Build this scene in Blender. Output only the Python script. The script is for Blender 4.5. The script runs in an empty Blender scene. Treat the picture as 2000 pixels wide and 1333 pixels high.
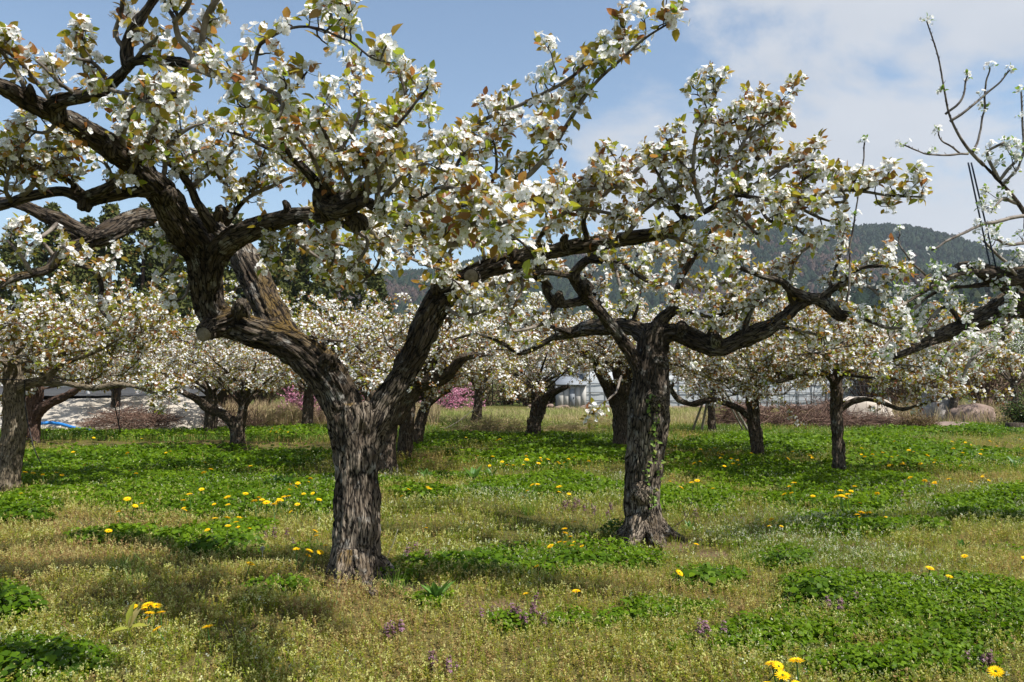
import bpy, math, random
import numpy as np
from mathutils import Vector

rng = np.random.default_rng(11)
random.seed(5)
scene = bpy.context.scene
C = scene.collection

# ------------------------------------------------------------------ camera
F = 2000 * 28.0 / 36.0            # focal length in photo pixels
HORIZON = 740.0
PITCH = math.atan((HORIZON - 666.5) / F)
CAMH = 1.5
cam_d = bpy.data.cameras.new('camera')
cam_d.lens = 28.0; cam_d.sensor_width = 36.0
cam_d.clip_start = 0.05; cam_d.clip_end = 20000
cam = bpy.data.objects.new('camera', cam_d); C.objects.link(cam)
cam.location = (0, 0, CAMH)
cam.rotation_euler = (math.pi / 2 + PITCH, 0, 0)
scene.camera = cam

# ------------------------------------------------------------------ world, sun, exposure
SUN_H = Vector((0.82, -0.57, 0)).normalized()
SUN_EL = math.radians(56)
SUN_V = Vector((SUN_H.x * math.cos(SUN_EL), SUN_H.y * math.cos(SUN_EL), math.sin(SUN_EL)))
world = bpy.data.worlds.new('World'); scene.world = world
world.use_nodes = True
wn = world.node_tree; wn.nodes.clear()
def wnode(t, **kw):
    n = wn.nodes.new(t)
    for k, v in kw.items(): setattr(n, k, v)
    return n
wout = wnode('ShaderNodeOutputWorld'); wbg = wnode('ShaderNodeBackground')
sky = wnode('ShaderNodeTexSky', sky_type='NISHITA', sun_disc=False, sun_elevation=SUN_EL,
            sun_rotation=math.atan2(SUN_H.x, SUN_H.y), air_density=1.0, dust_density=1.2, ozone_density=1.6)
wtc = wnode('ShaderNodeTexCoord'); wsep = wnode('ShaderNodeSeparateXYZ')
wmap = wnode('ShaderNodeMapping'); wmap.inputs['Scale'].default_value = (1.0, 1.0, 1.7)
wmap.inputs['Location'].default_value = (0.37, 0.0, 0.15)
wnoise = wnode('ShaderNodeTexNoise'); wnoise.inputs['Scale'].default_value = 3.1
wnoise.inputs['Detail'].default_value = 9; wnoise.inputs['Roughness'].default_value = 0.56
wnoise.inputs['Distortion'].default_value = 0.25
wbias = wnode('ShaderNodeMath', operation='MULTIPLY_ADD'); wbias.inputs[1].default_value = 0.90; wbias.inputs[2].default_value = -0.155
wclampb = wnode('ShaderNodeClamp'); wclampb.inputs['Min'].default_value = -0.3; wclampb.inputs['Max'].default_value = 0.135
wadd = wnode('ShaderNodeMath', operation='ADD')
wramp = wnode('ShaderNodeMapRange', interpolation_type='SMOOTHSTEP')
wramp.inputs['From Min'].default_value = 0.455; wramp.inputs['From Max'].default_value = 0.59
wramp.inputs['To Max'].default_value = 0.93
wmix = wnode('ShaderNodeMix', data_type='RGBA')
wmix.inputs[7].default_value = (5.6, 6.1, 7.0, 1)
wnoise2 = wnode('ShaderNodeTexNoise'); wnoise2.inputs['Scale'].default_value = 6.0; wnoise2.inputs['Detail'].default_value = 6
wcl = wnode('ShaderNodeMix', data_type='RGBA')
wcl.inputs[6].default_value = (3.2, 3.5, 4.0, 1); wcl.inputs[7].default_value = (4.9, 5.0, 5.2, 1)
wtint = wnode('ShaderNodeMix', data_type='RGBA', blend_type='MULTIPLY'); wtint.inputs[0].default_value = 1.0
wtint.inputs[7].default_value = (1.12, 1.12, 1.06, 1)
L = wn.links.new
L(wtc.outputs['Generated'], wmap.inputs['Vector']); L(wmap.outputs[0], wnoise.inputs['Vector']); L(wmap.outputs[0], wnoise2.inputs['Vector'])
L(wtc.outputs['Generated'], wsep.inputs[0]); L(wsep.outputs['X'], wbias.inputs[0])
L(wbias.outputs[0], wclampb.inputs['Value']); L(wclampb.outputs[0], wadd.inputs[1]); L(wnoise.outputs['Fac'], wadd.inputs[0])
L(wadd.outputs[0], wramp.inputs['Value']); L(wramp.outputs[0], wmix.inputs[0])
L(sky.outputs[0], wtint.inputs[6]); L(wtint.outputs[2], wmix.inputs[6])
L(wnoise2.outputs['Fac'], wcl.inputs[0]); L(wcl.outputs[2], wmix.inputs[7])
L(wmix.outputs[2], wbg.inputs['Color']); wbg.inputs['Strength'].default_value = 0.108
L(wbg.outputs[0], wout.inputs[0])

sun_d = bpy.data.lights.new('sun', 'SUN'); sun_d.energy = 5.0; sun_d.angle = math.radians(0.53); sun_d.color = (1.0, 0.955, 0.89)
sun = bpy.data.objects.new('sun', sun_d); C.objects.link(sun)
sun.rotation_euler = (-SUN_V).to_track_quat('-Z', 'Y').to_euler()
sun.location = (20, -12, 30)
vs = scene.view_settings
vs.view_transform = 'Standard'; vs.look = 'None'; vs.exposure = 0.63; vs.gamma = 1.0; vs.use_curve_mapping = False
scene.cycles.use_denoising = True
scene.cycles.max_bounces = 8; scene.cycles.transparent_max_bounces = 6; scene.cycles.transmission_bounces = 5
scene.cycles.diffuse_bounces = 4; scene.cycles.glossy_bounces = 2

# ------------------------------------------------------------------ small maths
CP, SP = math.cos(PITCH), math.sin(PITCH)
def P(px, py, d):
    """a point of the place, d metres in front of the camera, seen at that photo pixel"""
    x = (px - 1000.0) / F; y = (666.5 - py) / F
    v = np.array([x, CP - y * SP, SP + y * CP])
    return np.array([0, 0, CAMH]) + v * (d / v[1])
def Gd(py, z=0.0):
    y = (666.5 - py) / F
    return (z - CAMH) * (CP - y * SP) / (SP + y * CP)
def G(px, py):
    d = Gd(py); p = P(px, py, d); p[2] = hgt(p[0], p[1]); return p
def unit(v):
    v = np.asarray(v, float); return v / np.maximum(np.linalg.norm(v, axis=-1, keepdims=True), 1e-9)
def runit(n):
    return unit(rng.normal(size=(n, 3)))
def _hash(ix, iy, iz):
    h = (ix.astype(np.int64) * 374761393 + iy.astype(np.int64) * 668265263 + iz.astype(np.int64) * 2147483647) & 0x7fffffff
    h = ((h ^ (h >> 13)) * 1274126177) & 0x7fffffff
    h = h ^ (h >> 16)
    return (h & 0xffff) / 65535.0
def vnoise(p):
    p = np.asarray(p, float); i = np.floor(p); f = p - i; f = f * f * (3 - 2 * f); i = i.astype(np.int64)
    r = 0
    for dx in (0, 1):
        for dy in (0, 1):
            for dz in (0, 1):
                w = (f[..., 0] if dx else 1 - f[..., 0]) * (f[..., 1] if dy else 1 - f[..., 1]) * (f[..., 2] if dz else 1 - f[..., 2])
                r = r + w * _hash(i[..., 0] + dx, i[..., 1] + dy, i[..., 2] + dz)
    return r
def fbm(p, octs=4):
    p = np.asarray(p, float); s = 0; a = 0.5; t = 0
    for o in range(octs):
        s = s + a * vnoise(p * (2 ** o) + 17.3 * o); t += a; a *= 0.5
    return s / t
def xy0(x, y): return np.stack([np.asarray(x, float), np.asarray(y, float), np.zeros_like(np.asarray(x, float))], -1)
def sstep(a, b, x):
    t = np.clip((x - a) / (b - a), 0, 1); return t * t * (3 - 2 * t)
def hgt(x, y):
    """height of the orchard ground"""
    x = np.asarray(x, float); y = np.asarray(y, float)
    n = (fbm(xy0(x * 0.55 + 3, y * 0.55), 3) - 0.5) * 0.16
    return n * (1 - sstep(34, 60, y))

# ------------------------------------------------------------------ materials
def mat(name):
    m = bpy.data.materials.new(name); m.use_nodes = True; m.node_tree.nodes.clear()
    return m, m.node_tree
def nd(t, typ, **kw):
    n = t.nodes.new(typ)
    for k, v in kw.items(): setattr(n, k, v)
    return n
def ramp(t, stops, interp='LINEAR'):
    r = nd(t, 'ShaderNodeValToRGB'); r.color_ramp.interpolation = interp
    e = r.color_ramp.elements
    while len(e) < len(stops): e.new(0.5)
    for el, (p, c) in zip(e, stops): el.position = p; el.color = (*c, 1)
    return r
def foliage_mat(name, stops, trans=0.35, rough=0.5, spec=0.3, tboost=1.3, attr='rnd'):
    m, t = mat(name); l = t.links.new
    a = nd(t, 'ShaderNodeAttribute', attribute_name=attr)
    r = ramp(t, stops); l(a.outputs['Fac'], r.inputs[0])
    p = nd(t, 'ShaderNodeBsdfPrincipled'); p.inputs['Roughness'].default_value = rough
    p.inputs['Specular IOR Level'].default_value = spec
    l(r.outputs[0], p.inputs['Base Color'])
    o = nd(t, 'ShaderNodeOutputMaterial')
    if trans > 0:
        tr = nd(t, 'ShaderNodeBsdfTranslucent'); g = nd(t, 'ShaderNodeMix', data_type='RGBA', blend_type='MULTIPLY')
        g.inputs[0].default_value = 1; g.inputs[7].default_value = (tboost, tboost, tboost * (0.8 if tboost > 1.05 else 1.0), 1)
        l(r.outputs[0], g.inputs[6]); l(g.outputs[2], tr.inputs[0])
        mx = nd(t, 'ShaderNodeMixShader'); mx.inputs[0].default_value = trans
        l(p.outputs[0], mx.inputs[1]); l(tr.outputs[0], mx.inputs[2]); l(mx.outputs[0], o.inputs[0])
    else:
        l(p.outputs[0], o.inputs[0])
    return m
def plain_mat(name, col, rough=0.7, noise=0.0, scale=5.0, col2=None, bump=0.0, spec=0.3, coord='Object', metallic=0.0, stretch=(1, 1, 1), detail=6):
    m, t = mat(name); l = t.links.new
    p = nd(t, 'ShaderNodeBsdfPrincipled'); p.inputs['Roughness'].default_value = rough; p.inputs['Specular IOR Level'].default_value = spec
    p.inputs['Metallic'].default_value = metallic
    o = nd(t, 'ShaderNodeOutputMaterial'); l(p.outputs[0], o.inputs[0])
    if col2 is None: p.inputs['Base Color'].default_value = (*col, 1)
    else:
        tc = nd(t, 'ShaderNodeTexCoord'); mp = nd(t, 'ShaderNodeMapping'); mp.inputs['Scale'].default_value = stretch
        n = nd(t, 'ShaderNodeTexNoise'); n.inputs['Scale'].default_value = scale; n.inputs['Detail'].default_value = detail; n.inputs['Roughness'].default_value = 0.65
        l(tc.outputs[coord], mp.inputs[0]); l(mp.outputs[0], n.inputs['Vector'])
        r = ramp(t, [(0.32, col), (0.68, col2)]); l(n.outputs['Fac'], r.inputs[0]); l(r.outputs[0], p.inputs['Base Color'])
        if bump:
            b = nd(t, 'ShaderNodeBump'); b.inputs['Strength'].default_value = bump; b.inputs['Distance'].default_value = 0.03
            l(n.outputs['Fac'], b.inputs['Height']); l(b.outputs[0], p.inputs['Normal'])
    return m
def bark_mat(name, dark, mid, light, lichen, moss, k=1.0, moss_amt=0.5):

    """rough old bark: plates split by furrows that run along each limb"""
    m, t = mat(name); l = t.links.new
    a = nd(t, 'ShaderNodeAttribute', attribute_name='bk')
    mp = nd(t, 'ShaderNodeMapping'); mp.inputs['Scale'].default_value = (46 * k, 46 * k, 7.5 * k)
    l(a.outputs['Vector'], mp.inputs[0])
    dn = nd(t, 'ShaderNodeTexNoise'); dn.inputs['Scale'].default_value = 0.55; dn.inputs['Detail'].default_value = 5; dn.inputs['Roughness'].default_value = 0.6
    l(mp.outputs[0], dn.inputs['Vector'])
    dm = nd(t, 'ShaderNodeMix', data_type='RGBA', blend_type='ADD'); dm.inputs[0].default_value = 1.0
    ds = nd(t, 'ShaderNodeVectorMath', operation='SCALE'); ds.inputs['Scale'].default_value = 1.7; l(dn.outputs['Color'], ds.inputs[0])
    l(mp.outputs[0], dm.inputs[6]); l(ds.outputs[0], dm.inputs[7])
    v = nd(t, 'ShaderNodeTexVoronoi', feature='DISTANCE_TO_EDGE'); v.inputs['Scale'].default_value = 1.0; l(dm.outputs[2], v.inputs['Vector'])
    v2 = nd(t, 'ShaderNodeTexVoronoi', feature='F1'); v2.inputs['Scale'].default_value = 1.0; l(dm.outputs[2], v2.inputs['Vector'])
    n = nd(t, 'ShaderNodeTexNoise'); n.inputs['Scale'].default_value = 2.6; n.inputs['Detail'].default_value = 7; n.inputs['Roughness'].default_value = 0.7
    l(mp.outputs[0], n.inputs['Vector'])
    crack = nd(t, 'ShaderNodeMapRange', interpolation_type='SMOOTHSTEP'); crack.inputs['From Min'].default_value = 0.0; crack.inputs['From Max'].default_value = 0.11
    cw = nd(t, 'ShaderNodeMath', operation='MULTIPLY_ADD'); cw.inputs[1].default_value = 0.42; l(n.outputs['Fac'], cw.inputs[0])
    cs = nd(t, 'ShaderNodeMath', operation='SUBTRACT'); cs.inputs[1].default_value = 0.21; l(cw.outputs[0], cs.inputs[0]); l(v.outputs['Distance'], cw.inputs[2])
    l(cs.outputs[0], crack.inputs['Value'])
    # plate tone
    sep = nd(t, 'ShaderNodeSeparateColor'); l(v2.outputs['Color'], sep.inputs[0])
    tone = nd(t, 'ShaderNodeMath', operation='MULTIPLY_ADD'); tone.inputs[1].default_value = 0.26
    l(sep.outputs[0], tone.inputs[0])
    tn = nd(t, 'ShaderNodeMath', operation='MULTIPLY'); tn.inputs[1].default_value = 0.72; l(n.outputs['Fac'], tn.inputs[0]); l(tn.outputs[0], tone.inputs[2])
    pr = ramp(t, [(0.15, mid), (0.45, tuple(0.5 * (x + y) for x, y in zip(mid, light))), (0.8, light)]); l(tone.outputs[0], pr.inputs[0])
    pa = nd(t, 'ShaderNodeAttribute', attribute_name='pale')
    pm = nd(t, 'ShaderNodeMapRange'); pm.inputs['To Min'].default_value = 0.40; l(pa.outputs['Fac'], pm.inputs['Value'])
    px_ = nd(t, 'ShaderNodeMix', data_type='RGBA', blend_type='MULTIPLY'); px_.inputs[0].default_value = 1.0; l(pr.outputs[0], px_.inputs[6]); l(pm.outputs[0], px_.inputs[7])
    fm_ = nd(t, 'ShaderNodeMapping'); fm_.inputs['Scale'].default_value = (150 * k, 150 * k, 9 * k); l(a.outputs['Vector'], fm_.inputs[0])
    fib = nd(t, 'ShaderNodeTexNoise'); fib.inputs['Scale'].default_value = 1.0; fib.inputs['Detail'].default_value = 4; l(fm_.outputs[0], fib.inputs['Vector'])
    fr = nd(t, 'ShaderNodeMapRange'); fr.inputs['From Min'].default_value = 0.38; fr.inputs['From Max'].default_value = 0.56; l(fib.outputs['Fac'], fr.inputs['Value'])
    fx = nd(t, 'ShaderNodeMix', data_type='RGBA'); l(fr.outputs[0], fx.inputs[0]); fx.inputs[6].default_value = (*mid, 1); l(px_.outputs[2], fx.inputs[7]); pr = fx
    # large patches of dark weathered bark, lichen and moss
    ob = nd(t, 'ShaderNodeTexCoord')
    big = nd(t, 'ShaderNodeTexNoise'); big.inputs['Scale'].default_value = 3.3; big.inputs['Detail'].default_value = 5; l(ob.outputs['Object'], big.inputs['Vector'])
    bigr = nd(t, 'ShaderNodeMapRange'); bigr.inputs['From Min'].default_value = 0.42; bigr.inputs['From Max'].default_value = 0.6; l(big.outputs['Fac'], bigr.inputs['Value'])
    bm = nd(t, 'ShaderNodeMath', operation='MULTIPLY'); bm.inputs[1].default_value = 0.75; l(bigr.outputs[0], bm.inputs[0])
    m1 = nd(t, 'ShaderNodeMix', data_type='RGBA'); l(bm.outputs[0], m1.inputs[0]); l(pr.outputs[2], m1.inputs[6]); m1.inputs[7].default_value = (*mid, 1)
    lic = nd(t, 'ShaderNodeTexNoise'); lic.inputs['Scale'].default_value = 7; lic.inputs['Detail'].default_value = 8; lic.inputs['Roughness'].default_value = 0.7; l(ob.outputs['Object'], lic.inputs['Vector'])
    licr = nd(t, 'ShaderNodeMapRange'); licr.inputs['From Min'].default_value = 0.56; licr.inputs['From Max'].default_value = 0.66; licr.inputs['To Max'].default_value = 0.65; l(lic.outputs['Fac'], licr.inputs['Value'])
    m2 = nd(t, 'ShaderNodeMix', data_type='RGBA'); l(licr.outputs[0], m2.inputs[0]); l(m1.outputs[2], m2.inputs[6]); m2.inputs[7].default_value = (*lichen, 1)
    ma = nd(t, 'ShaderNodeAttribute', attribute_name='moss')
    mm = nd(t, 'ShaderNodeMath', operation='MULTIPLY'); l(ma.outputs['Fac'], mm.inputs[0]); mm.inputs[1].default_value = moss_amt
    mn = nd(t, 'ShaderNodeMath', operation='MULTIPLY'); l(mm.outputs[0], mn.inputs[0]); 
    mr = nd(t, 'ShaderNodeMapRange'); mr.inputs['From Min'].default_value = 0.4; mr.inputs['From Max'].default_value = 0.55; l(lic.outputs['Fac'], mr.inputs['Value']); l(mr.outputs[0], mn.inputs[1])
    m3 = nd(t, 'ShaderNodeMix', data_type='RGBA'); l(mn.outputs[0], m3.inputs[0]); l(m2.outputs[2], m3.inputs[6]); m3.inputs[7].default_value = (*moss, 1)
    m4 = nd(t, 'ShaderNodeMix', data_type='RGBA'); l(crack.outputs[0], m4.inputs[0]); m4.inputs[6].default_value = (*dark, 1); l(m3.outputs[2], m4.inputs[7])
    p = nd(t, 'ShaderNodeBsdfPrincipled'); p.inputs['Roughness'].default_value = 0.85; p.inputs['Specular IOR Level'].default_value = 0.25
    l(m4.outputs[2], p.inputs['Base Color'])
    hs = nd(t, 'ShaderNodeMath', operation='MULTIPLY_ADD'); l(n.outputs['Fac'], hs.inputs[0]); hs.inputs[1].default_value = 0.45; l(crack.outputs[0], hs.inputs[2])
    b = nd(t, 'ShaderNodeBump'); b.inputs['Strength'].default_value = 1.0; b.inputs['Distance'].default_value = 0.014
    l(hs.outputs[0], b.inputs['Height']); l(b.outputs[0], p.inputs['Normal'])
    o = nd(t, 'ShaderNodeOutputMaterial'); l(p.outputs[0], o.inputs[0])
    return m
def twig_mat(name, thin, thick):
    m, t = mat(name); l = t.links.new
    a = nd(t, 'ShaderNodeAttribute', attribute_name='rnd'); r = ramp(t, [(0.1, thin), (0.75, thick)])
    n = nd(t, 'ShaderNodeTexNoise'); n.inputs['Scale'].default_value = 14; n.inputs['Detail'].default_value = 6
    tc = nd(t, 'ShaderNodeTexCoord'); l(tc.outputs['Object'], n.inputs['Vector'])
    nm = nd(t, 'ShaderNodeMath', operation='MULTIPLY_ADD'); nm.inputs[1].default_value = 2.2; nm.inputs[2].default_value = -1.15; l(n.outputs['Fac'], nm.inputs[0])
    ad = nd(t, 'ShaderNodeMath', operation='ADD'); l(a.outputs['Fac'], ad.inputs[0]); l(nm.outputs[0], ad.inputs[1]); l(ad.outputs[0], r.inputs[0])
    p = nd(t, 'ShaderNodeBsdfPrincipled'); p.inputs['Roughness'].default_value = 0.65; p.inputs['Specular IOR Level'].default_value = 0.3
    l(r.outputs[0], p.inputs['Base Color'])
    w = nd(t, 'ShaderNodeTexNoise'); w.inputs['Scale'].default_value = 55; w.inputs['Detail'].default_value = 6; w.inputs['Roughness'].default_value = 0.7; l(tc.outputs['Object'], w.inputs['Vector'])
    b = nd(t, 'ShaderNodeBump'); b.inputs['Strength'].default_value = 1.0; b.inputs['Distance'].default_value = 0.008; l(w.outputs['Fac'], b.inputs['Height']); l(b.outputs[0], p.inputs['Normal'])
    o = nd(t, 'ShaderNodeOutputMaterial'); l(p.outputs[0], o.inputs[0])
    return m

M = {}
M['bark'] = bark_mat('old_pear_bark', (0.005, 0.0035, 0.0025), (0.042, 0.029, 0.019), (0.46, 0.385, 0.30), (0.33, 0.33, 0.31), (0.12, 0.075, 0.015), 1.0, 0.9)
M['bark_far'] = bark_mat('weathered_pear_bark', (0.010, 0.007, 0.005), (0.066, 0.046, 0.031), (0.25, 0.20, 0.15), (0.27, 0.28, 0.25), (0.11, 0.08, 0.02), 0.9, 0.4)
M['bark_pale'] = bark_mat('pale_pear_bark', (0.05, 0.04, 0.028), (0.17, 0.135, 0.09), (0.36, 0.30, 0.21), (0.30, 0.28, 0.22), (0.12, 0.09, 0.03), 1.2, 0.2)
M['bark_red'] = bark_mat('reddish_pear_bark', (0.025, 0.015, 0.012), (0.10, 0.06, 0.045), (0.20, 0.125, 0.095), (0.17, 0.13, 0.11), (0.1, 0.07, 0.03), 0.9, 0.2)
M['twig'] = twig_mat('pear_twig_bark', (0.030, 0.020, 0.015), (0.22, 0.19, 0.16))
M['cut'] = plain_mat('cut_wood', (0.10, 0.08, 0.05), 0.9, col2=(0.30, 0.25, 0.18), scale=24, bump=0.8)
M['petal'] = foliage_mat('pear_petal', [(0.0, (0.86, 0.87, 0.86)), (0.8, (0.90, 0.90, 0.90)), (1.0, (0.87, 0.85, 0.81))], 0.42, 0.6, 0.15, 1.0)
M['flower_heart'] = foliage_mat('flower_heart', [(0.0, (0.38, 0.42, 0.10)), (0.5, (0.5, 0.42, 0.16)), (1.0, (0.30, 0.13, 0.10))], 0.1)
M['stalk'] = foliage_mat('flower_stalk', [(0.0, (0.22, 0.30, 0.05)), (1.0, (0.33, 0.36, 0.07))], 0.3)
LEAFSTOPS = [(0.0, (0.23, 0.085, 0.040)), (0.2, (0.29, 0.135, 0.045)), (0.42, (0.27, 0.20, 0.03)), (0.68, (0.28, 0.30, 0.03)), (1.0, (0.14, 0.24, 0.028))]
M['leaf'] = foliage_mat('young_bronze_leaf', LEAFSTOPS, 0.45, 0.4, 0.4, 1.5)
M['leaf_green'] = foliage_mat('young_green_leaf', [(0.0, (0.10, 0.19, 0.03)), (0.6, (0.2, 0.30, 0.05)), (1.0, (0.28, 0.26, 0.08))], 0.42, 0.4, 0.4, 1.4)
M['pink'] = foliage_mat('peach_blossom', [(0.0, (0.52, 0.16, 0.30)), (0.6, (0.64, 0.28, 0.42)), (1.0, (0.72, 0.44, 0.54))], 0.3)
M['redpink'] = foliage_mat('dark_peach_blossom', [(0.0, (0.35, 0.05, 0.10)), (1.0, (0.5, 0.12, 0.2))], 0.3)
M['sprig'] = foliage_mat('chickweed_and_dry_stalks', [(0.0, (0.27, 0.165, 0.075)), (0.2, (0.37, 0.26, 0.11)), (0.40, (0.30, 0.26, 0.045)), (0.68, (0.22, 0.26, 0.02)), (1.0, (0.10, 0.18, 0.008))], 0.38, 0.6, 0.12)
M['seed'] = foliage_mat('pale_seed_heads', [(0.0, (0.42, 0.36, 0.15)), (0.7, (0.46, 0.48, 0.15)), (0.95, (0.55, 0.56, 0.3)), (1.0, (0.6, 0.62, 0.5))], 0.3, 0.6, 0.2)
M['weed'] = foliage_mat('lush_weed_leaf', [(0.0, (0.030, 0.068, 0.003)), (0.5, (0.072, 0.142, 0.004)), (1.0, (0.165, 0.26, 0.010))], 0.38, 0.5, 0.15, 1.5)
M['dock'] = foliage_mat('dock_leaf', [(0.0, (0.06, 0.15, 0.03)), (1.0, (0.14, 0.26, 0.05))], 0.35, 0.45, 0.35, 1.4)
M['yellow'] = foliage_mat('dandelion_yellow', [(0.0, (0.85, 0.50, 0.006)), (1.0, (0.95, 0.68, 0.012))], 0.25, 0.6, 0.1)
M['clock'] = foliage_mat('dandelion_clock', [(0.0, (0.6, 0.6, 0.58)), (1.0, (0.75, 0.75, 0.73))], 0.5)
M['purple'] = foliage_mat('dead_nettle_bract', [(0.0, (0.10, 0.055, 0.05)), (0.6, (0.17, 0.095, 0.10)), (1.0, (0.28, 0.15, 0.23))], 0.3)
M['dry'] = foliage_mat('dry_grass', [(0.0, (0.30, 0.21, 0.12)), (0.5, (0.44, 0.35, 0.22)), (0.8, (0.40, 0.38, 0.16)), (1.0, (0.22, 0.27, 0.07))], 0.3, 0.7, 0.15)
M['brush'] = foliage_mat('dead_twigs', [(0.0, (0.07, 0.040, 0.032)), (0.6, (0.16, 0.095, 0.07)), (1.0, (0.30, 0.21, 0.16))], 0.0, 0.85, 0.2)
M['cedar'] = foliage_mat('cedar_needles', [(0.0, (0.025, 0.036, 0.011)), (0.5, (0.070, 0.085, 0.022)), (0.85, (0.13, 0.13, 0.032)), (1.0, (0.17, 0.11, 0.036))], 0.12, 0.7, 0.15)
M['cedar_trunk'] = plain_mat('cedar_bark', (0.06, 0.04, 0.03), 0.9, col2=(0.13, 0.09, 0.07), scale=3, stretch=(4, 4, 0.5))
M['forest'] = foliage_mat('far_forest', [(0.0, (0.007, 0.018, 0.012)), (0.5, (0.016, 0.030, 0.015)), (0.8, (0.032, 0.040, 0.018)), (0.9, (0.055, 0.038, 0.032)), (1.0, (0.08, 0.055, 0.047))], 0.0, 0.9, 0.1)
M['hill'] = plain_mat('hill_floor', (0.045, 0.040, 0.026), 0.95, col2=(0.08, 0.062, 0.045), scale=0.01)
M['concrete'] = plain_mat('weathered_concrete', (0.30, 0.265, 0.215), 0.85, col2=(0.46, 0.42, 0.36), scale=1.1, bump=0.25, detail=9)
M['asphalt'] = plain_mat('road_asphalt', (0.05, 0.05, 0.05), 0.9, col2=(0.065, 0.063, 0.06), scale=20)
M['white_metal'] = plain_mat('white_painted_metal', (0.75, 0.76, 0.77), 0.5, col2=(0.82, 0.82, 0.82), scale=4)
M['blue_hose'] = plain_mat('blue_plastic', (0.02, 0.16, 0.48), 0.45, col2=(0.03, 0.22, 0.58), scale=8)
M['blue_tarp'] = plain_mat('blue_tarpaulin', (0.01, 0.08, 0.30), 0.55, col2=(0.02, 0.12, 0.40), scale=6, bump=0.3)
M['rock_pale'] = plain_mat('pale_granite', (0.30, 0.255, 0.21), 0.9, col2=(0.52, 0.46, 0.39), scale=2.2, bump=0.6, detail=10)
M['rock'] = plain_mat('grey_granite', (0.13, 0.115, 0.105), 0.9, col2=(0.34, 0.31, 0.29), scale=2.6, bump=0.6, detail=10)
M['rock_brown'] = plain_mat('brown_rock', (0.13, 0.09, 0.075), 0.9, col2=(0.27, 0.20, 0.165), scale=2.8, bump=0.6, detail=10)
M['pole'] = plain_mat('weathered_pole', (0.12, 0.115, 0.09), 0.8, col2=(0.30, 0.28, 0.23), scale=6, stretch=(1, 1, 0.3))
M['rope'] = plain_mat('dark_blue_rope', (0.018, 0.028, 0.055), 0.6, col2=(0.03, 0.045, 0.085), scale=40)
M['cord'] = plain_mat('black_cord', (0.012, 0.012, 0.014), 0.5)
M['iron'] = plain_mat('dark_iron', (0.03, 0.032, 0.036), 0.6, metallic=0.3)
M['tin'] = plain_mat('grey_tin', (0.17, 0.19, 0.215), 0.6, col2=(0.24, 0.26, 0.28), scale=3)
M['wallboard'] = plain_mat('grey_board', (0.34, 0.33, 0.31), 0.8, col2=(0.44, 0.43, 0.41), scale=3, stretch=(1, 1, 0.2))
M['dark_glass'] = plain_mat('window_glass', (0.03, 0.04, 0.05), 0.08, spec=0.6)
M['peach_bark'] = plain_mat('peach_bark', (0.06, 0.04, 0.035), 0.8, col2=(0.12, 0.09, 0.08), scale=8)
M['hedge'] = foliage_mat('dark_evergreen_leaf', [(0.0, (0.018, 0.035, 0.010)), (0.6, (0.04, 0.075, 0.014)), (1.0, (0.14, 0.19, 0.03))], 0.2, 0.4, 0.4)
M['azalea'] = foliage_mat('reddish_shrub_leaf', [(0.0, (0.09, 0.055, 0.03)), (0.6, (0.16, 0.10, 0.045)), (1.0, (0.17, 0.15, 0.05))], 0.25)
M['bamboo'] = foliage_mat('yellow_green_blade', [(0.0, (0.32, 0.36, 0.05)), (0.6, (0.40, 0.40, 0.07)), (1.0, (0.45, 0.36, 0.18))], 0.4)

# polytunnel plastic
m, t = mat('greenhouse_plastic'); l = t.links.new
tc = nd(t, 'ShaderNodeTexCoord'); wv = nd(t, 'ShaderNodeTexNoise'); wv.inputs['Scale'].default_value = 0.8; wv.inputs['Detail'].default_value = 6
mp = nd(t, 'ShaderNodeMapping'); mp.inputs['Scale'].default_value = (2.0, 2.0, 0.5); l(tc.outputs['Object'], mp.inputs[0]); l(mp.outputs[0], wv.inputs['Vector'])
r_ = ramp(t, [(0.35, (0.50, 0.53, 0.55)), (0.65, (0.62, 0.65, 0.67))]); l(wv.outputs['Fac'], r_.inputs[0])
p_ = nd(t, 'ShaderNodeBsdfPrincipled'); p_.inputs['Roughness'].default_value = 0.3; l(r_.outputs[0], p_.inputs['Base Color'])
tr_ = nd(t, 'ShaderNodeBsdfTranslucent'); l(r_.outputs[0], tr_.inputs[0]); mx_ = nd(t, 'ShaderNodeMixShader'); mx_.inputs[0].default_value = 0.35
l(p_.outputs[0], mx_.inputs[1]); l(tr_.outputs[0], mx_.inputs[2]); o_ = nd(t, 'ShaderNodeOutputMaterial'); l(mx_.outputs[0], o_.inputs[0])
M['plastic'] = m

# ground
m, t = mat('orchard_ground'); l = t.links.new
tc = nd(t, 'ShaderNodeTexCoord')
a_ = nd(t, 'ShaderNodeAttribute', attribute_name='green')
n1 = nd(t, 'ShaderNodeTexNoise'); n1.inputs['Scale'].default_value = 9; n1.inputs['Detail'].default_value = 8; n1.inputs['Roughness'].default_value = 0.75; l(tc.outputs['Object'], n1.inputs['Vector'])
n2 = nd(t, 'ShaderNodeTexNoise'); n2.inputs['Scale'].default_value = 60; n2.inputs['Detail'].default_value = 4; l(tc.outputs['Object'], n2.inputs['Vector'])
r1 = ramp(t, [(0.3, (0.06, 0.045, 0.02)), (0.5, (0.11, 0.095, 0.03)), (0.7, (0.16, 0.13, 0.055))]); l(n1.outputs['Fac'], r1.inputs[0])
r2 = ramp(t, [(0.3, (0.03, 0.055, 0.010)), (0.7, (0.07, 0.12, 0.018))]); l(n2.outputs['Fac'], r2.inputs[0])
mx0 = nd(t, 'ShaderNodeMix', data_type='RGBA'); l(a_.outputs['Fac'], mx0.inputs[0]); l(r1.outputs[0], mx0.inputs[6]); l(r2.outputs[0], mx0.inputs[7])
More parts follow.
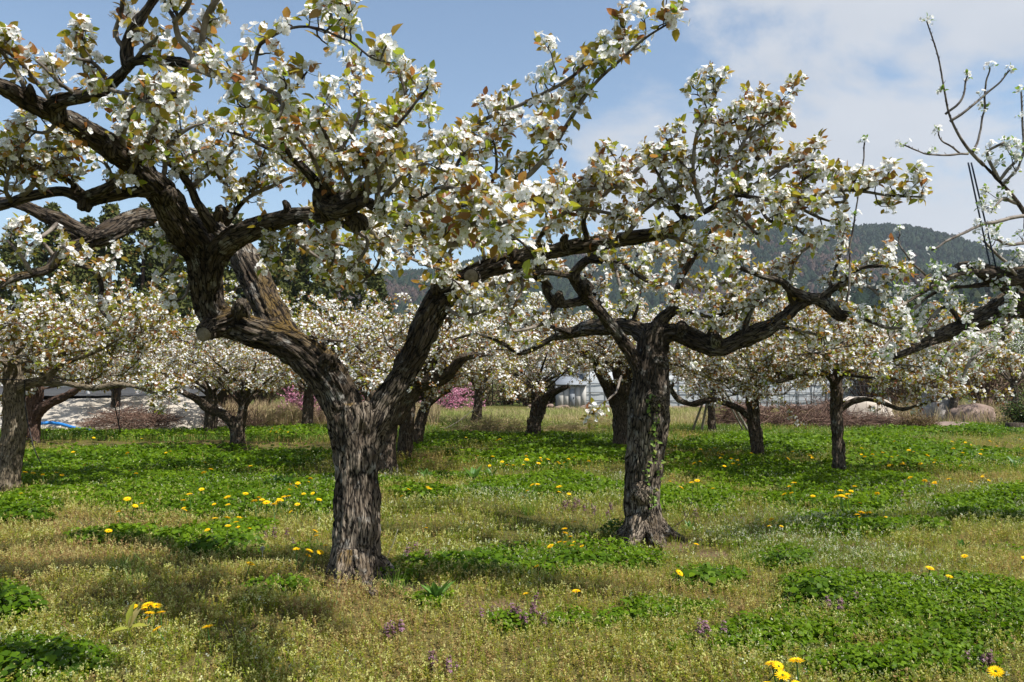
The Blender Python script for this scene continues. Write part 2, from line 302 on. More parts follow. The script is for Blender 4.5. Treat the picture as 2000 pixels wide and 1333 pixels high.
a2_ = nd(t, 'ShaderNodeAttribute', attribute_name='bare'); r3 = ramp(t, [(0.35, (0.07, 0.045, 0.028)), (0.6, (0.19, 0.125, 0.08))]); l(n2.outputs['Fac'], r3.inputs[0])
mx = nd(t, 'ShaderNodeMix', data_type='RGBA'); l(a2_.outputs['Fac'], mx.inputs[0]); l(mx0.outputs[2], mx.inputs[6]); l(r3.outputs[0], mx.inputs[7])
p_ = nd(t, 'ShaderNodeBsdfPrincipled'); p_.inputs['Roughness'].default_value = 0.95; p_.inputs['Specular IOR Level'].default_value = 0.1; l(mx.outputs[2], p_.inputs['Base Color'])
b_ = nd(t, 'ShaderNodeBump'); b_.inputs['Strength'].default_value = 0.8; b_.inputs['Distance'].default_value = 0.03; l(n2.outputs['Fac'], b_.inputs['Height']); l(b_.outputs[0], p_.inputs['Normal'])
o_ = nd(t, 'ShaderNodeOutputMaterial'); l(p_.outputs[0], o_.inputs[0])
M['ground'] = m

# ------------------------------------------------------------------ object helpers
def tag(o, label=None, cat=None, group=None, kind=None):
    if label: o['label'] = label
    if cat: o['category'] = cat
    if group: o['group'] = group
    if kind: o['kind'] = kind
    return o
def link(name, me, parent=None, loc=None):
    o = bpy.data.objects.new(name, me); C.objects.link(o)
    if parent is not None: o.parent = parent
    if loc is not None: o.location = loc
    return o
def empty(name, loc, label, cat, group=None):
    o = link(name, None, None, tuple(float(c) for c in loc)); o.empty_display_size = 0.2
    return tag(o, label, cat, group)

class MB:
    """collects quads (arrays) and builds ONE mesh"""
    def __init__(s): s.V = []; s.Fq = []; s.mi = []; s.at = {}; s.n = 0; s.names = set()
    def add(s, V, Fq, mi=0, **attrs):
        V = np.asarray(V, float).reshape(-1, 3); Fq = np.asarray(Fq, np.int64).reshape(-1, 4)
        if len(V) == 0 or len(Fq) == 0: return s
        s.V.append(V); s.Fq.append(Fq + s.n)
        s.mi.append(np.full(len(Fq), mi, np.int32) if np.isscalar(mi) else np.asarray(mi, np.int32))
        for k in attrs: s.names.add(k)
        s.at[len(s.V) - 1] = {k: (np.full(len(V), v, float) if np.isscalar(v) else np.asarray(v, float)) for k, v in attrs.items()}
        s.n += len(V); return s
    def mesh(s, name, mats, off=(0, 0, 0), smooth=True):
        me = bpy.data.meshes.new(name)
        if not s.V: return me
        V = np.concatenate(s.V) - np.asarray(off, float); Fq = np.concatenate(s.Fq); mi = np.concatenate(s.mi)
        # quads whose last corner repeats are triangles
        tri = Fq[:, 2] == Fq[:, 3]
        cnt = np.where(tri, 3, 4); start = np.concatenate([[0], np.cumsum(cnt)[:-1]])
        keep = np.ones(Fq.shape, bool); keep[tri, 3] = False
        loops = Fq[keep]
        me.vertices.add(len(V)); me.vertices.foreach_set('co', V.astype(np.float32).ravel())
        me.loops.add(len(loops)); me.loops.foreach_set('vertex_index', loops.astype(np.int32))
        me.polygons.add(len(Fq)); me.polygons.foreach_set('loop_start', start.astype(np.int32))
        me.polygons.foreach_set('material_index', mi)
        me.polygons.foreach_set('use_smooth', np.full(len(Fq), smooth, bool))
        me.update(calc_edges=True)
        for nme in sorted(s.names):
            vec = nme == 'bk'
            parts = []
            for i, v in enumerate(s.V):
                a = s.at[i].get(nme)
                parts.append(a if a is not None else (np.zeros((len(v), 3)) if vec else np.zeros(len(v))))
            arr = np.concatenate(parts).astype(np.float32)
            at = me.attributes.new(nme, 'FLOAT_VECTOR' if vec else 'FLOAT', 'POINT')
            at.data.foreach_set('vector' if vec else 'value', arr.ravel())
        for mm in mats: me.materials.append(mm)
        return me
    def build(s, name, mats, parent=None, off=(0, 0, 0), smooth=True):
        if not isinstance(mats, (list, tuple)): mats = [mats]
        o = link(name, s.mesh(name, mats, off, smooth))
        if parent is not None: o.parent = parent
        return o
    def thing(s, name, mats, label, cat, group=None, smooth=True, kind=None, off=None):
        """a top-level one-mesh object with its origin at its base"""
        V = np.concatenate(s.V)
        if off is None: off = np.array([(V[:, 0].min() + V[:, 0].max()) / 2, (V[:, 1].min() + V[:, 1].max()) / 2, V[:, 2].min()])
        o = s.build(name, mats, None, off, smooth); o.location = tuple(off)
        return tag(o, label, cat, group, kind)

def inst(T, P_, N, S, Y=None, zs=None):
    """copies template verts T (nv,3) to points P_, z axis to N, y axis to Y (or random)"""
    n = len(P_); N = unit(N)
    ref = runit(n) if Y is None else np.asarray(Y, float)
    x = unit(np.cross(ref, N)); y = np.cross(N, x)
    S = np.asarray(S, float).reshape(n, 1, -1) if np.ndim(S) else np.full((n, 1, 1), S)
    t = T[None] * S
    if zs is not None: t = t * np.stack([np.ones(n), np.ones(n), zs], -1)[:, None]
    return P_[:, None] + t[..., 0:1] * x[:, None] + t[..., 1:2] * y[:, None] + t[..., 2:3] * N[:, None]
def put(mb, T, Fc, P_, N, S, Y=None, zs=None, mi=0, rnd=None, rj=0.0):
    n = len(P_)
    if n == 0: return
    V = inst(T, P_, N, S, Y, zs); nv = len(T)
    Fq = (Fc[None] + (np.arange(n) * nv)[:, None, None]).reshape(-1, 4)
    mi_ = mi if np.isscalar(mi) else np.tile(mi, n)
    if rnd is None: rnd = rng.random(n)
    mb.add(V.reshape(-1, 3), Fq, mi_, rnd=np.clip(np.repeat(rnd, nv) + (rng.normal(size=n * nv) * rj if rj else 0), 0, 1))

def catmull(pts, step):
    pts = np.asarray(pts, float); n = len(pts)
    if n < 3:
        k = max(2, int(np.linalg.norm(pts[-1, :3] - pts[0, :3]) / step) + 1)
        tt = np.linspace(0, 1, k)[:, None]; return pts[0] * (1 - tt) + pts[-1] * tt
    Q = np.vstack([2 * pts[0] - pts[1], pts, 2 * pts[-1] - pts[-2]]); out = []
    for i in range(n - 1):
        a, b, c, d = Q[i:i + 4]; k = max(2, int(np.ceil(np.linalg.norm(c[:3] - b[:3]) / step)))
        tt = np.linspace(0, 1, k, endpoint=False)[:, None]
        out.append(0.5 * ((2 * b) + (c - a) * tt + (2 * a - 5 * b + 4 * c - d) * tt ** 2 + (3 * b - a - 3 * c + d) * tt ** 3))
    out.append(pts[-1:]); r = np.vstack(out)
    if r.shape[1] > 3: r[:, 3] = np.maximum(r[:, 3], 0.001)
    return r
def frames(p):
    t = np.gradient(p, axis=0); t = unit(t); u = np.zeros_like(p)
    a = np.array([0, 0, 1.0]) if abs(t[0, 2]) < 0.9 else np.array([0, 1.0, 0])
    u[0] = unit(np.cross(t[0], a))
    for i in range(1, len(p)):
        v = u[i - 1] - t[i] * np.dot(u[i - 1], t[i]); u[i] = unit(v)
    return t, u, np.cross(t, u)
def tube(mb, path, sides=8, mi=0, cap=True, **attrs):
    """path: (n,4) x y z r"""
    p = path[:, :3]; r = path[:, 3]; t, u, v = frames(p); n = len(p)
    an = np.arange(sides) * 2 * math.pi / sides
    V = p[:, None] + r[:, None, None] * (np.cos(an)[None, :, None] * u[:, None] + np.sin(an)[None, :, None] * v[:, None])
    s = np.concatenate([[0], np.cumsum(np.linalg.norm(np.diff(p, axis=0), axis=1))]) + rng.random() * 50
    bk = np.stack([r[:, None] * np.cos(an), r[:, None] * np.sin(an), np.repeat(s[:, None], sides, 1)], -1).reshape(-1, 3)
    i = np.arange(n - 1)[:, None] * sides; j = np.arange(sides)[None]; jn = (j + 1) % sides
    Fq = np.stack([i + j, i + jn, i + sides + jn, i + sides + j], -1).reshape(-1, 4)
    V = V.reshape(-1, 3); nb = len(V)
    if cap:
        V = np.vstack([V, p[0], p[-1]]); bk = np.vstack([bk, [[0, 0, s[0]]], [[0, 0, s[-1]]]])
        j = np.arange(sides); jn = (j + 1) % sides
        Fq = np.vstack([Fq, np.stack([jn, j, np.full(sides, nb), np.full(sides, nb)], -1), np.stack([(n - 1) * sides + j, (n - 1) * sides + jn, np.full(sides, nb + 1), np.full(sides, nb + 1)], -1)])
    at = dict(attrs)
    if 'rnd' not in at:
        rr = np.clip(np.repeat(r, sides) / 0.02, 0, 1); at['rnd'] = np.concatenate([rr, [rr[0], rr[-1]]]) if cap else rr
    mb.add(V, Fq, mi, bk=bk, **at)
def btubes(mb, paths, r0, r1, sides=4, mi=0, rnd=None):
    """many thin tubes at once: paths (n,k,3)"""
    n, k, _ = paths.shape
    if n == 0: return
    t = unit(np.gradient(paths, axis=1)); ref = runit(n)[:, None]
    u = unit(np.cross(t, ref)); v = np.cross(t, u)
    f = np.linspace(0, 1, k)[None]; r = r0[:, None] * (1 - f) + r1[:, None] * f
    an = np.arange(sides) * 2 * math.pi / sides
    V = paths[:, :, None] + r[..., None, None] * (np.cos(an)[:, None] * u[:, :, None] + np.sin(an)[:, None] * v[:, :, None])
    i = np.arange(k - 1)[:, None] * sides; j = np.arange(sides)[None]; jn = (j + 1) % sides
    Fq = np.stack([i + j, i + jn, i + sides + jn, i + sides + j], -1).reshape(-1, 4)
    Fq = (Fq[None] + (np.arange(n) * k * sides)[:, None, None]).reshape(-1, 4)
    a = np.clip(np.repeat(r, sides, axis=1) / 0.02, 0, 1).ravel() if rnd is None else np.repeat(rnd, k * sides)
    mb.add(V.reshape(-1, 3), Fq, mi, rnd=a)
def mkpaths(P0, D, Ls, k, curl=0.25, up=0.1):
    n = len(P0); D = unit(D); out = np.empty((n, k, 3)); out[:, 0] = P0; st = (Ls / (k - 1))[:, None]
    for i in range(1, k):
        D = unit(D + rng.normal(size=(n, 3)) * curl + np.array([0, 0, up])); out[:, i] = out[:, i - 1] + D * st
    return out
def along(paths, m, lo=0.1, hi=1.0):
    """m random points on each of the paths -> positions, tangents, path index"""
    n, k, _ = paths.shape
    tt = (np.arange(m)[None] + rng.random((n, m))) / m * (hi - lo) + lo
    x = np.clip(tt * (k - 1), 0, k - 1.001); i = x.astype(int); f = (x - i)[..., None]; idx = np.arange(n)[:, None]
    a = paths[idx, i]; b = paths[idx, i + 1]
    return (a * (1 - f) + b * f).reshape(-1, 3), unit(b - a).reshape(-1, 3), np.repeat(np.arange(n), m)
def box(mb, lo, hi, mi=0, R=None, o=None):
    x0, y0, z0 = lo; x1, y1, z1 = hi
    V = np.array([[x0, y0, z0], [x1, y0, z0], [x1, y1, z0], [x0, y1, z0], [x0, y0, z1], [x1, y0, z1], [x1, y1, z1], [x0, y1, z1]], float)
    if R is not None: V = V @ np.asarray(R).T
    if o is not None: V = V + np.asarray(o)
    mb.add(V, [[0, 3, 2, 1], [4, 5, 6, 7], [0, 1, 5, 4], [1, 2, 6, 5], [2, 3, 7, 6], [3, 0, 4, 7]], mi, rnd=0.5)

# ------------------------------------------------------------------ plant templates (all quads)
def flower_full():
    V = []; Fc = []; mi = []
    for k in range(5):
        a = k * 2 * math.pi / 5; ca, sa = math.cos(a), math.sin(a); b = len(V)
        pts = [(0.07, 0, 0.0), (0.40, -0.30, 0.10), (0.80, -0.44, 0.26), (1.02, 0, 0.24), (0.80, 0.44, 0.26), (0.40, 0.30, 0.10), (0.62, 0, 0.08)]
        V += [(r * ca - w * sa, r * sa + w * ca, z) for r, w, z in pts]
        Fc += [[b, b + 1, b + 6, b + 5], [b + 1, b + 2, b + 3, b + 6], [b + 6, b + 3, b + 4, b + 5]]; mi += [0, 0, 0]
    b = len(V); V += [(-.12, -.12, .06), (.12, -.12, .06), (.12, .12, .06), (-.12, .12, .06)]; Fc.append([b, b + 1, b + 2, b + 3]); mi.append(1)
    for k in range(5):
        a = k * 2 * math.pi / 5 + 0.6; b = len(V); c, s_ = 0.27 * math.cos(a), 0.27 * math.sin(a); e = 0.05
        V += [(c - e, s_ - e, .24), (c + e, s_ - e, .22), (c + e, s_ + e, .24), (c - e, s_ + e, .26)]; Fc.append([b, b + 1, b + 2, b + 3]); mi.append(1)
    return np.array(V), np.array(Fc), np.array(mi)
def flower_simple():
    V = []; Fc = []; mi = []
    for k in range(5):
        a = k * 2 * math.pi / 5; ca, sa = math.cos(a), math.sin(a); b = len(V)
        V += [(r * ca - w * sa, r * sa + w * ca, z) for r, w, z in [(0.0, 0, 0.0), (0.66, -0.48, 0.16), (1.0, 0, 0.24), (0.66, 0.48, 0.16)]]
        Fc.append([b, b + 1, b + 2, b + 3]); mi.append(0)
    return np.array(V), np.array(Fc), np.array(mi)
FF, FS = flower_full(), flower_simple()
# leaf: along +y, folded on the midrib, tip drooping
LEAF_V = np.array([(0, 0, 0), (0.22, 0.22, 0.07), (0.29, 0.5, 0.08), (0.16, 0.8, 0.0), (0, 1.0, -0.10), (-0.16, 0.8, 0.0), (-0.29, 0.5, 0.08), (-0.22, 0.22, 0.07), (0, 0.5, 0.0)])
LEAF_F = np.array([[0, 1, 2, 8], [8, 2, 3, 4], [0, 8, 6, 7], [8, 4, 5, 6]])
LEAFS_V = np.array([(0, 0, 0), (0.30, 0.45, 0.07), (0, 1.0, -0.06), (-0.30, 0.45, 0.07)]); LEAFS_F = np.array([[0, 1, 2, 3]])

def blossoms(bl, lf, pos, dirs, full=True, nf=11, nl=5, fsize=0.0198, lsize=0.052, leafshift=0.0, dome=1.0):
    """flower trusses with their whorls of young leaves"""
    n = len(pos)
    if n == 0: return
    size = rng.uniform(0.8, 1.2, n)
    up = unit(dirs * 0.7 + np.array([0, 0, 0.55]))
    m = np.repeat(np.arange(n), nf); keep = rng.random(len(m)) < rng.uniform(0.65, 1.0, n)[m]; m = m[keep]; k = len(m)
    d = unit(up[m] * 0.75 + runit(k)); base = pos[m]
    ln = rng.uniform(0.024, 0.056, k) * size[m] * dome
    fp = base + d * ln[:, None]
    nrm = unit(d + up[m] * 0.25 + rng.normal(size=(k, 3)) * 0.28)
    T, Fc, mi = FF if full else FS
    put(bl, T, Fc, fp, nrm, fsize * rng.uniform(0.82, 1.14, k), None, rng.uniform(0.4, 1.9, k), mi, rj=0.06)
    if full:
        btubes(bl, np.stack([base, base + d * (ln * 0.5)[:, None] + np.array([0, 0, -0.002]), fp - nrm * 0.001], 1), np.full(k, 0.0011), np.full(k, 0.0009), 3, 2, rng.random(k))
    m = np.repeat(np.arange(n), nl); keep = rng.random(len(m)) < 0.86; m = m[keep]; k = len(m)
    d = unit(runit(k) + up[m] * 0.45 + np.array([0, 0, 0.05])); lp = pos[m] + d * rng.uniform(0.010, 0.045, k)[:, None]
    nr = unit(np.array([0, 0, 1.0]) + rng.normal(size=(k, 3)) * 0.6); nr = unit(nr - d * np.sum(nr * d, 1, keepdims=True))
    tone = np.clip(rng.beta(1.5, 1.6, n)[m] * 0.55 + rng.random(k) * 0.5 - 0.02 + leafshift, 0, 1)
    S = lsize * rng.uniform(0.55, 1.2, k)
    put(lf, LEAF_V if full else LEAFS_V, LEAF_F if full else LEAFS_F, lp, nr, S, d, rng.uniform(0.3, 1.8, k), 0, tone, 0.05)

class Tree:
    def __init__(s): s.thick = []; s.thin = []; s.tw = []; s.pos = []; s.dir = []
    def wood(s, pts, thick=True, step=0.05):
        pts = np.asarray(pts, float); path = catmull(pts, step if thick else 0.035)
        (s.thick if thick else s.thin).append(path); return path
    def cl(s, p, d): s.pos.append(p); s.dir.append(d)
    def px(s, pts, thick=None, grow=True, spur=0.055, shoot=0.155, sl=(0.10, 0.27), rmax=0.030, jit=0.0, up=0.22):
        q = np.array([np.append(P(a, b, d), 0.5 * w / F * d) for a, b, d, w in pts])
        if thick is None: thick = q[:, 3].max() > 0.03
        if not thick and q[:, 3].max() > 0.021:      # the stout foot of a branch wears rough bark like the limb it leaves
            full_ = catmull(q, 0.035); i_ = int(np.argmax(full_[:, 3] < 0.016)) if (full_[:, 3] < 0.016).any() else len(full_) - 1
            if i_ > 2: s.thick.append(full_[:i_ + 2])
            if i_ < len(full_) - 3: s.thin.append(full_[max(0, i_ - 1):])
            if grow: s.grow(full_, spur, shoot, sl, rmax, up)
            return full_
        path = s.wood(q, thick)
        if not thick:   # knobbly joints
            path[:, 3] *= 1 + 0.22 * (fbm(np.stack([np.arange(len(path)) * 0.45, np.full(len(path), rng.random() * 99), np.zeros(len(path))], -1), 2) - 0.5)
            path[:, :3] += (np.stack([vnoise(np.stack([np.arange(len(path)) * 0.3, np.full(len(path), rng.random() * 99), np.zeros(len(path))], -1)) for _ in range(3)], -1) - 0.5) * 0.025
        if grow: s.grow(path, spur, shoot, sl, rmax, up)
        return path
    def grow(s, path, spur=0.085, shoot=0.20, sl=(0.12, 0.36), rmax=0.030, up=0.22):
        p = path[:, :3]; r = path[:, 3]; ln = np.concatenate([[0], np.cumsum(np.linalg.norm(np.diff(p, axis=0), axis=1))]); tot = ln[-1]
        t = unit(np.gradient(p, axis=0))
        def at(st):
            m = max(1, int(tot / st)); x = (np.arange(m) + rng.random(m)) / m * tot
            i = np.clip(np.searchsorted(ln, x), 0, len(p) - 1); i = i[r[i] < rmax]; return p[i], t[i], r[i]
        a, b, c = at(spur)
        if len(a): s.spurs(a, b)
        a, b, c = at(shoot)
        if len(a):
            side = unit(np.cross(b, runit(len(a)))); D = unit(side + b * 0.55 + np.array([0, 0, 0.3]))
            Ls = rng.uniform(*sl, len(a)); s.shoots(a, D, Ls, np.minimum(c * 0.6, 0.0055), up)
        s.cl(p[-1][None], t[-1][None])
    def shoots(s, a, D, Ls, r0, up=0.22, per=0.07, crook=0.28):
        q = mkpaths(a, D, Ls, 6, crook, up); s.tw.append((q, np.maximum(r0, 0.003), np.full(len(a), 0.0022)))
        s.cl(q[:, -1], unit(q[:, -1] - q[:, -2]))
        m = max(1, int(round(Ls.mean() / per))); b, tt, ix = along(q, m, 0.25, 0.95); s.spurs(b, tt, 0.7); return q
    def spurs(s, a, tng, k=1.0, out=0.25):
        side = unit(np.cross(tng, runit(len(a)))); D = unit(side + tng * 0.3 + np.array([0, 0, 0.35]))
        q = mkpaths(a, D, rng.uniform(0.025, 0.085, len(a)) * k, 4, 0.4, 0.2); s.tw.append((q, np.full(len(a), 0.0042), np.full(len(a), 0.003)))
        s.cl(q[:, -1], unit(q[:, -1] - q[:, -2]))
    def crown(s, top, R, zmid, n=6, tr=0.07, az0=None, sub=0.22, clen=0.1, subl=(0.45, 0.95), limb_thick=True, lift=0.3, nsh=3):
        """scaffold limbs trained flat, with side branches, shoots and spurs"""
        top = np.asarray(top, float); az0 = rng.random() * 6.28 if az0 is None else az0; paths = []
        for k in range(n):
            a = az0 + (k + rng.uniform(-0.25, 0.25)) * 2 * math.pi / n; h = np.array([math.cos(a), math.sin(a), 0]); sd = np.array([-h[1], h[0], 0])
            rr = R * rng.uniform(0.75, 1.1); zz = zmid + rng.uniform(-0.25, 0.3); st = top + np.array([0, 0, -rng.uniform(0.0, 0.25)])
            w = rng.uniform(-0.25, 0.25)
            pts = [np.append(st, tr), np.append(st + h * rr * 0.16 + [0, 0, (zz - st[2]) * 0.35], tr * 0.85),
                   np.append(st + h * rr * 0.42 + sd * w + [0, 0, (zz - st[2]) * 0.8 + rng.uniform(-.1, .1)], tr * 0.6),
                   np.append(st + h * rr * 0.72 + sd * w * 0.4 + [0, 0, (zz - st[2]) + rng.uniform(-.12, .12)], tr * 0.36),
                   np.append(st + h * rr - sd * w * 0.4 + [0, 0, (zz - st[2]) + rng.uniform(-.25, .25)], tr * 0.14)]
            path = s.wood(pts, True, 0.07); paths.append(path)
            p = path[:, :3]; m = max(3, int(rr / sub)); ii = np.linspace(len(p) * 0.2, len(p) - 2, m).astype(int)
            tg = unit(np.gradient(p, axis=0))[ii]; sg = np.where(np.arange(m) % 2, 1, -1)[:, None]
            D = unit(sg * np.cross(tg, [0, 0, 1.0]) + tg * 0.5 + rng.normal(size=(m, 3)) * 0.3 + np.array([0, 0, lift]) * rng.uniform(-0.9, 2.4, (m, 1)))
            Ls = rng.uniform(*subl, m)
            q = mkpaths(p[ii], D, Ls, 8, 0.2, 0.03); s.tw.append((q, np.full(m, 0.011), np.full(m, 0.0035)))
            b, tt, ix = along(q, max(2, int(np.mean(subl) / clen)), 0.12, 1.0); s.spurs(b, tt, 1.2)
            b, tt, ix = along(q, nsh, 0.15, 0.95); s.shoots(b, unit(unit(np.cross(tt, runit(len(b)))) + tt * 0.5 + np.array([0, 0, 0.5])), rng.uniform(0.14, 0.42, len(b)), np.full(len(b), 0.005), 0.2, clen)
        return paths
    def build(s, name, base, label, group, voxel=0.012, full=True, bark='bark', leaf='leaf', moss=0.0, nf=11, nl=5, fsize=0.0198, lsize=0.052, leafshift=0.0, cut=None, dome=1.0, skip=0.0, amp=1.0, cat='tree'):
        root = empty(name, base, label, cat, group); off = np.asarray(base, float)
        # trunk and limbs grown into one skin
        tmp = MB()
        for path in s.thick: tube(tmp, path, 14)
        me = tmp.mesh('trunk', []); ob = bpy.data.objects.new('trunk', me); C.objects.link(ob)
        md = ob.modifiers.new('r', 'REMESH'); md.mode = 'VOXEL'; md.voxel_size = voxel
        sm = ob.modifiers.new('s', 'SMOOTH'); sm.factor = 0.5; sm.iterations = 3
        dg = bpy.context.evaluated_depsgraph_get(); me2 = bpy.data.meshes.new_from_object(ob.evaluated_get(dg))
        bpy.data.objects.remove(ob); bpy.data.meshes.remove(me)
        nv = len(me2.vertices); V = np.empty(nv * 3, np.float32); me2.vertices.foreach_get('co', V); V = V.reshape(-1, 3).astype(float)
        N = np.empty(nv * 3, np.float32); me2.vertex_normals.foreach_get('vector', N); N = N.reshape(-1, 3).astype(float)
        SP_, SR, SU, SV, SS, ST = [], [], [], [], [], []
        for path in s.thick:
            t_, u_, v_ = frames(path[:, :3]); SP_.append(path[:, :3]); SR.append(path[:, 3]); SU.append(u_); SV.append(v_); ST.append(t_)
            SS.append(np.concatenate([[0], np.cumsum(np.linalg.norm(np.diff(path[:, :3], axis=0), axis=1))]) + rng.random() * 40)
        SP_, SR, SU, SV, SS, ST = map(np.concatenate, (SP_, SR, SU, SV, SS, ST))
        ix = np.empty(nv, int); s2 = (SP_ ** 2).sum(1)
        for c in range(0, nv, 8000):
            d2 = (V[c:c + 8000] ** 2).sum(1)[:, None] + s2[None] - 2 * V[c:c + 8000] @ SP_.T
            ix[c:c + 8000] = np.argmin(np.sqrt(np.maximum(d2, 0)) - SR[None] * 0.9, axis=1)
        dl = V - SP_[ix]; bk = np.stack([(dl * SU[ix]).sum(1), (dl * SV[ix]).sum(1), SS[ix] + (dl * ST[ix]).sum(1)], -1)
        rr = SR[ix]
        lump = (fbm(V * 6.5, 3) - 0.5) * np.minimum(rr * 0.55, 0.05)
        fur = fbm(bk * np.array([42, 42, 6.0]), 3); fur2 = fbm(bk * np.array([85, 85, 26.0]) + 9, 2)
        am = np.clip(rr / 0.09, 0.1, 1.0) * amp
        V = V + N * (lump + (sstep(0.36, 0.6, fur) - 0.6) * 0.020 * am + (fur2 - 0.5) * 0.008 * am)[:, None]
        me2.vertices.foreach_set('co', (V - off).astype(np.float32).ravel())
        me2.attributes.new('bk', 'FLOAT_VECTOR', 'POINT').data.foreach_set('vector', bk.astype(np.float32).ravel())
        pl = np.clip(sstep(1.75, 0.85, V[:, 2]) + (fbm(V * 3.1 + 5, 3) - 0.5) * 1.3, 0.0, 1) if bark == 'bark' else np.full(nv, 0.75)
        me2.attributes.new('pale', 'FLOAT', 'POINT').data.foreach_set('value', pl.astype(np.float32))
        mo = sstep(0.15, 0.75, N[:, 2]) * (moss(V) if callable(moss) else moss)
        me2.attributes.new('moss', 'FLOAT', 'POINT').data.foreach_set('value', mo.astype(np.float32))
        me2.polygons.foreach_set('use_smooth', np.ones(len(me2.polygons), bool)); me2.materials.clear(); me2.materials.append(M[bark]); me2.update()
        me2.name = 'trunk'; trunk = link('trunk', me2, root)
        tw = MB()
        for path in s.thin: tube(tw, path, 8)
        for q, a, b in s.tw: btubes(tw, q, a, b, 5 if full else 3)
        if tw.V: tw.build('branches', M['twig'], root, off)
        pos = np.concatenate(s.pos); dr = np.concatenate(s.dir)
        if skip: k = rng.random(len(pos)) > skip; pos, dr = pos[k], dr[k]
        bl, lf = MB(), MB(); blossoms(bl, lf, pos, dr, full, nf, nl, fsize, lsize, leafshift, dome)
        bl.build('blossom', [M['petal'], M['flower_heart'], M['stalk']], root, off)
        lf.build('leaves', M[leaf], root, off)
        for (pp, nn, rad) in (cut or []):
            cm = MB(); pts = np.array([np.append(np.asarray(pp) - unit(nn) * 0.03, rad * 0.95), np.append(np.asarray(pp), rad), np.append(np.asarray(pp) + unit(nn) * 0.006, rad * 0.93)])
            tube(cm, pts, 18); cm.build('pruning_scar', M['cut'], trunk, off)
        print(name, 'clusters', len(pos), 'trunk verts', nv)
        return root

# ------------------------------------------------------------------ ground
def proj(x, y, z=0.0):
    dz = z - CAMH; f = y * CP + dz * SP; u = -y * SP + dz * CP
    return 1000 + F * x / f, 666.5 - F * u / f
GREEN = [(350, 853, 380, 7, 1), (560, 846, 130, 9, 1), (330, 905, 330, 26, 1.2), (420, 962, 330, 34, 1.2), (190, 940, 190, 40, 1.2), (600, 985, 90, 22, 1),
         (30, 1000, 80, 16, 1.2), (400, 1065, 90, 28, 1.2), (480, 1040, 70, 16, 1), (10, 1190, 60, 36, 1.3), (50, 1305, 120, 36, 1.3), (540, 1165, 80, 14, .9), (250, 1050, 120, 12, .8), (600, 1085, 50, 12, .8),
         (960, 862, 170, 10, 1), (1090, 897, 150, 20, 1.2), (1140, 874, 120, 12, 1.3), (1080, 958, 170, 22, 1.2), (820, 972, 80, 14, 1), (880, 938, 90, 10, .7), (1000, 1098, 190, 24, 1.3), (1180, 1092, 110, 20, 1.2),
         (765, 1142, 50, 18, 1.1), (1600, 872, 300, 20, 1), (1450, 930, 210, 30, 1.1), (1650, 962, 170, 38, 1.2), (1800, 900, 220, 30, .9), (1690, 1040, 110, 20, 1.1), (1540, 1090, 55, 14, 1.2), (1375, 1130, 70, 18, 1.3),
         (1610, 1158, 75, 24, 1.3), (1900, 990, 160, 22, .9), (1850, 1222, 260, 70, 1.2), (1500, 1250, 290, 60, 1.0), (1300, 1200, 160, 34, 1.0), (1720, 1310, 280, 50, 1.1), (1000, 1228, 100, 24, .8), (1150, 1212, 120, 28, .9), (1340, 975, 110, 26, 1),
         (760, 880, 130, 10, .8), (1900, 845, 200, 8, 1), (1120, 1265, 120, 20, .6), (840, 1175, 60, 18, .8)]
BARE = [(1262, 1060, 100, 13), (1290, 1064, 90, 9), (1340, 1058, 60, 8), (960, 1182, 60, 12), (697, 1138, 95, 20), (790, 1152, 75, 10), (1390, 1080, 50, 8), (640, 880, 260, 7), (300, 872, 300, 9), (480, 885, 90, 5)]
def green(x, y):
    px, py = proj(x, y); g = np.zeros_like(np.asarray(x, float))
    wob = (fbm(xy0(x * 1.6, y * 1.6 + 7), 4) - 0.5)
    for a, b, c, d, s in GREEN:
        q = ((px - a) / c) ** 2 + ((py - b) / d) ** 2
        g = np.maximum(g, s * np.exp(-q * 0.8))
    n = fbm(xy0(x * 0.9 + 31, y * 0.9), 4)
    w2 = fbm(xy0(x * 6 + 3, y * 6), 3) - 0.5
    return np.clip(sstep(0.30, 0.72, g + wob * 1.0 + w2 * 0.35 + (n - 0.5) * 0.5), 0, 1)
def bare(x, y):
    px, py = proj(x, y); g = np.zeros_like(np.asarray(x, float))
    for a, b, c, d in BARE: g = np.maximum(g, np.exp(-(((px - a) / c) ** 2 + ((py - b) / d) ** 2)))
    return np.clip(g * (0.5 + 1.2 * fbm(xy0(x * 3, y * 3), 3)), 0, 1)

def ground_lines():
    near = np.concatenate([np.arange(-24, -6, 0.3), np.arange(-6, 6, 0.08), np.arange(6, 24.01, 0.3)])
    far = np.array([30, 40, 60, 100, 180, 350, 700, 1500, 4000])
    gx = np.concatenate([-far[::-1], near, far]); gy = np.concatenate([[-400, -100, -30, -10, -3], np.arange(0, 3.4, 0.3), np.arange(3.4, 9, 0.08), np.arange(9, 42, 0.3), [46, 52, 60, 80, 120, 200, 400, 800, 1600, 4000]])
    return gx, gy
gx, gy = ground_lines(); X, Y = np.meshgrid(gx, gy)
Z = hgt(X, Y); V = np.stack([X, Y, Z], -1).reshape(-1, 3); nx, ny = len(gx), len(gy)
i = np.arange(ny - 1)[:, None] * nx; j = np.arange(nx - 1)[None]
Fq = np.stack([i + j, i + j + 1, i + nx + j + 1, i + nx + j], -1).reshape(-1, 4)
gm = MB(); vis = (V[:, 1] > 3) & (V[:, 1] < 45)
ga = np.full(len(V), 0.6); ga[vis] = green(V[vis, 0], V[vis, 1]); ga = np.where(V[:, 1] < 3, 0.5, ga)
gbare = np.zeros(len(V)); gbare[vis] = bare(V[vis, 0], V[vis, 1]) * (V[vis, 1] < 11); gm.add(V, Fq, 0, green=ga, bare=gbare)
tag(gm.build('ground', M['ground']), kind='structure')

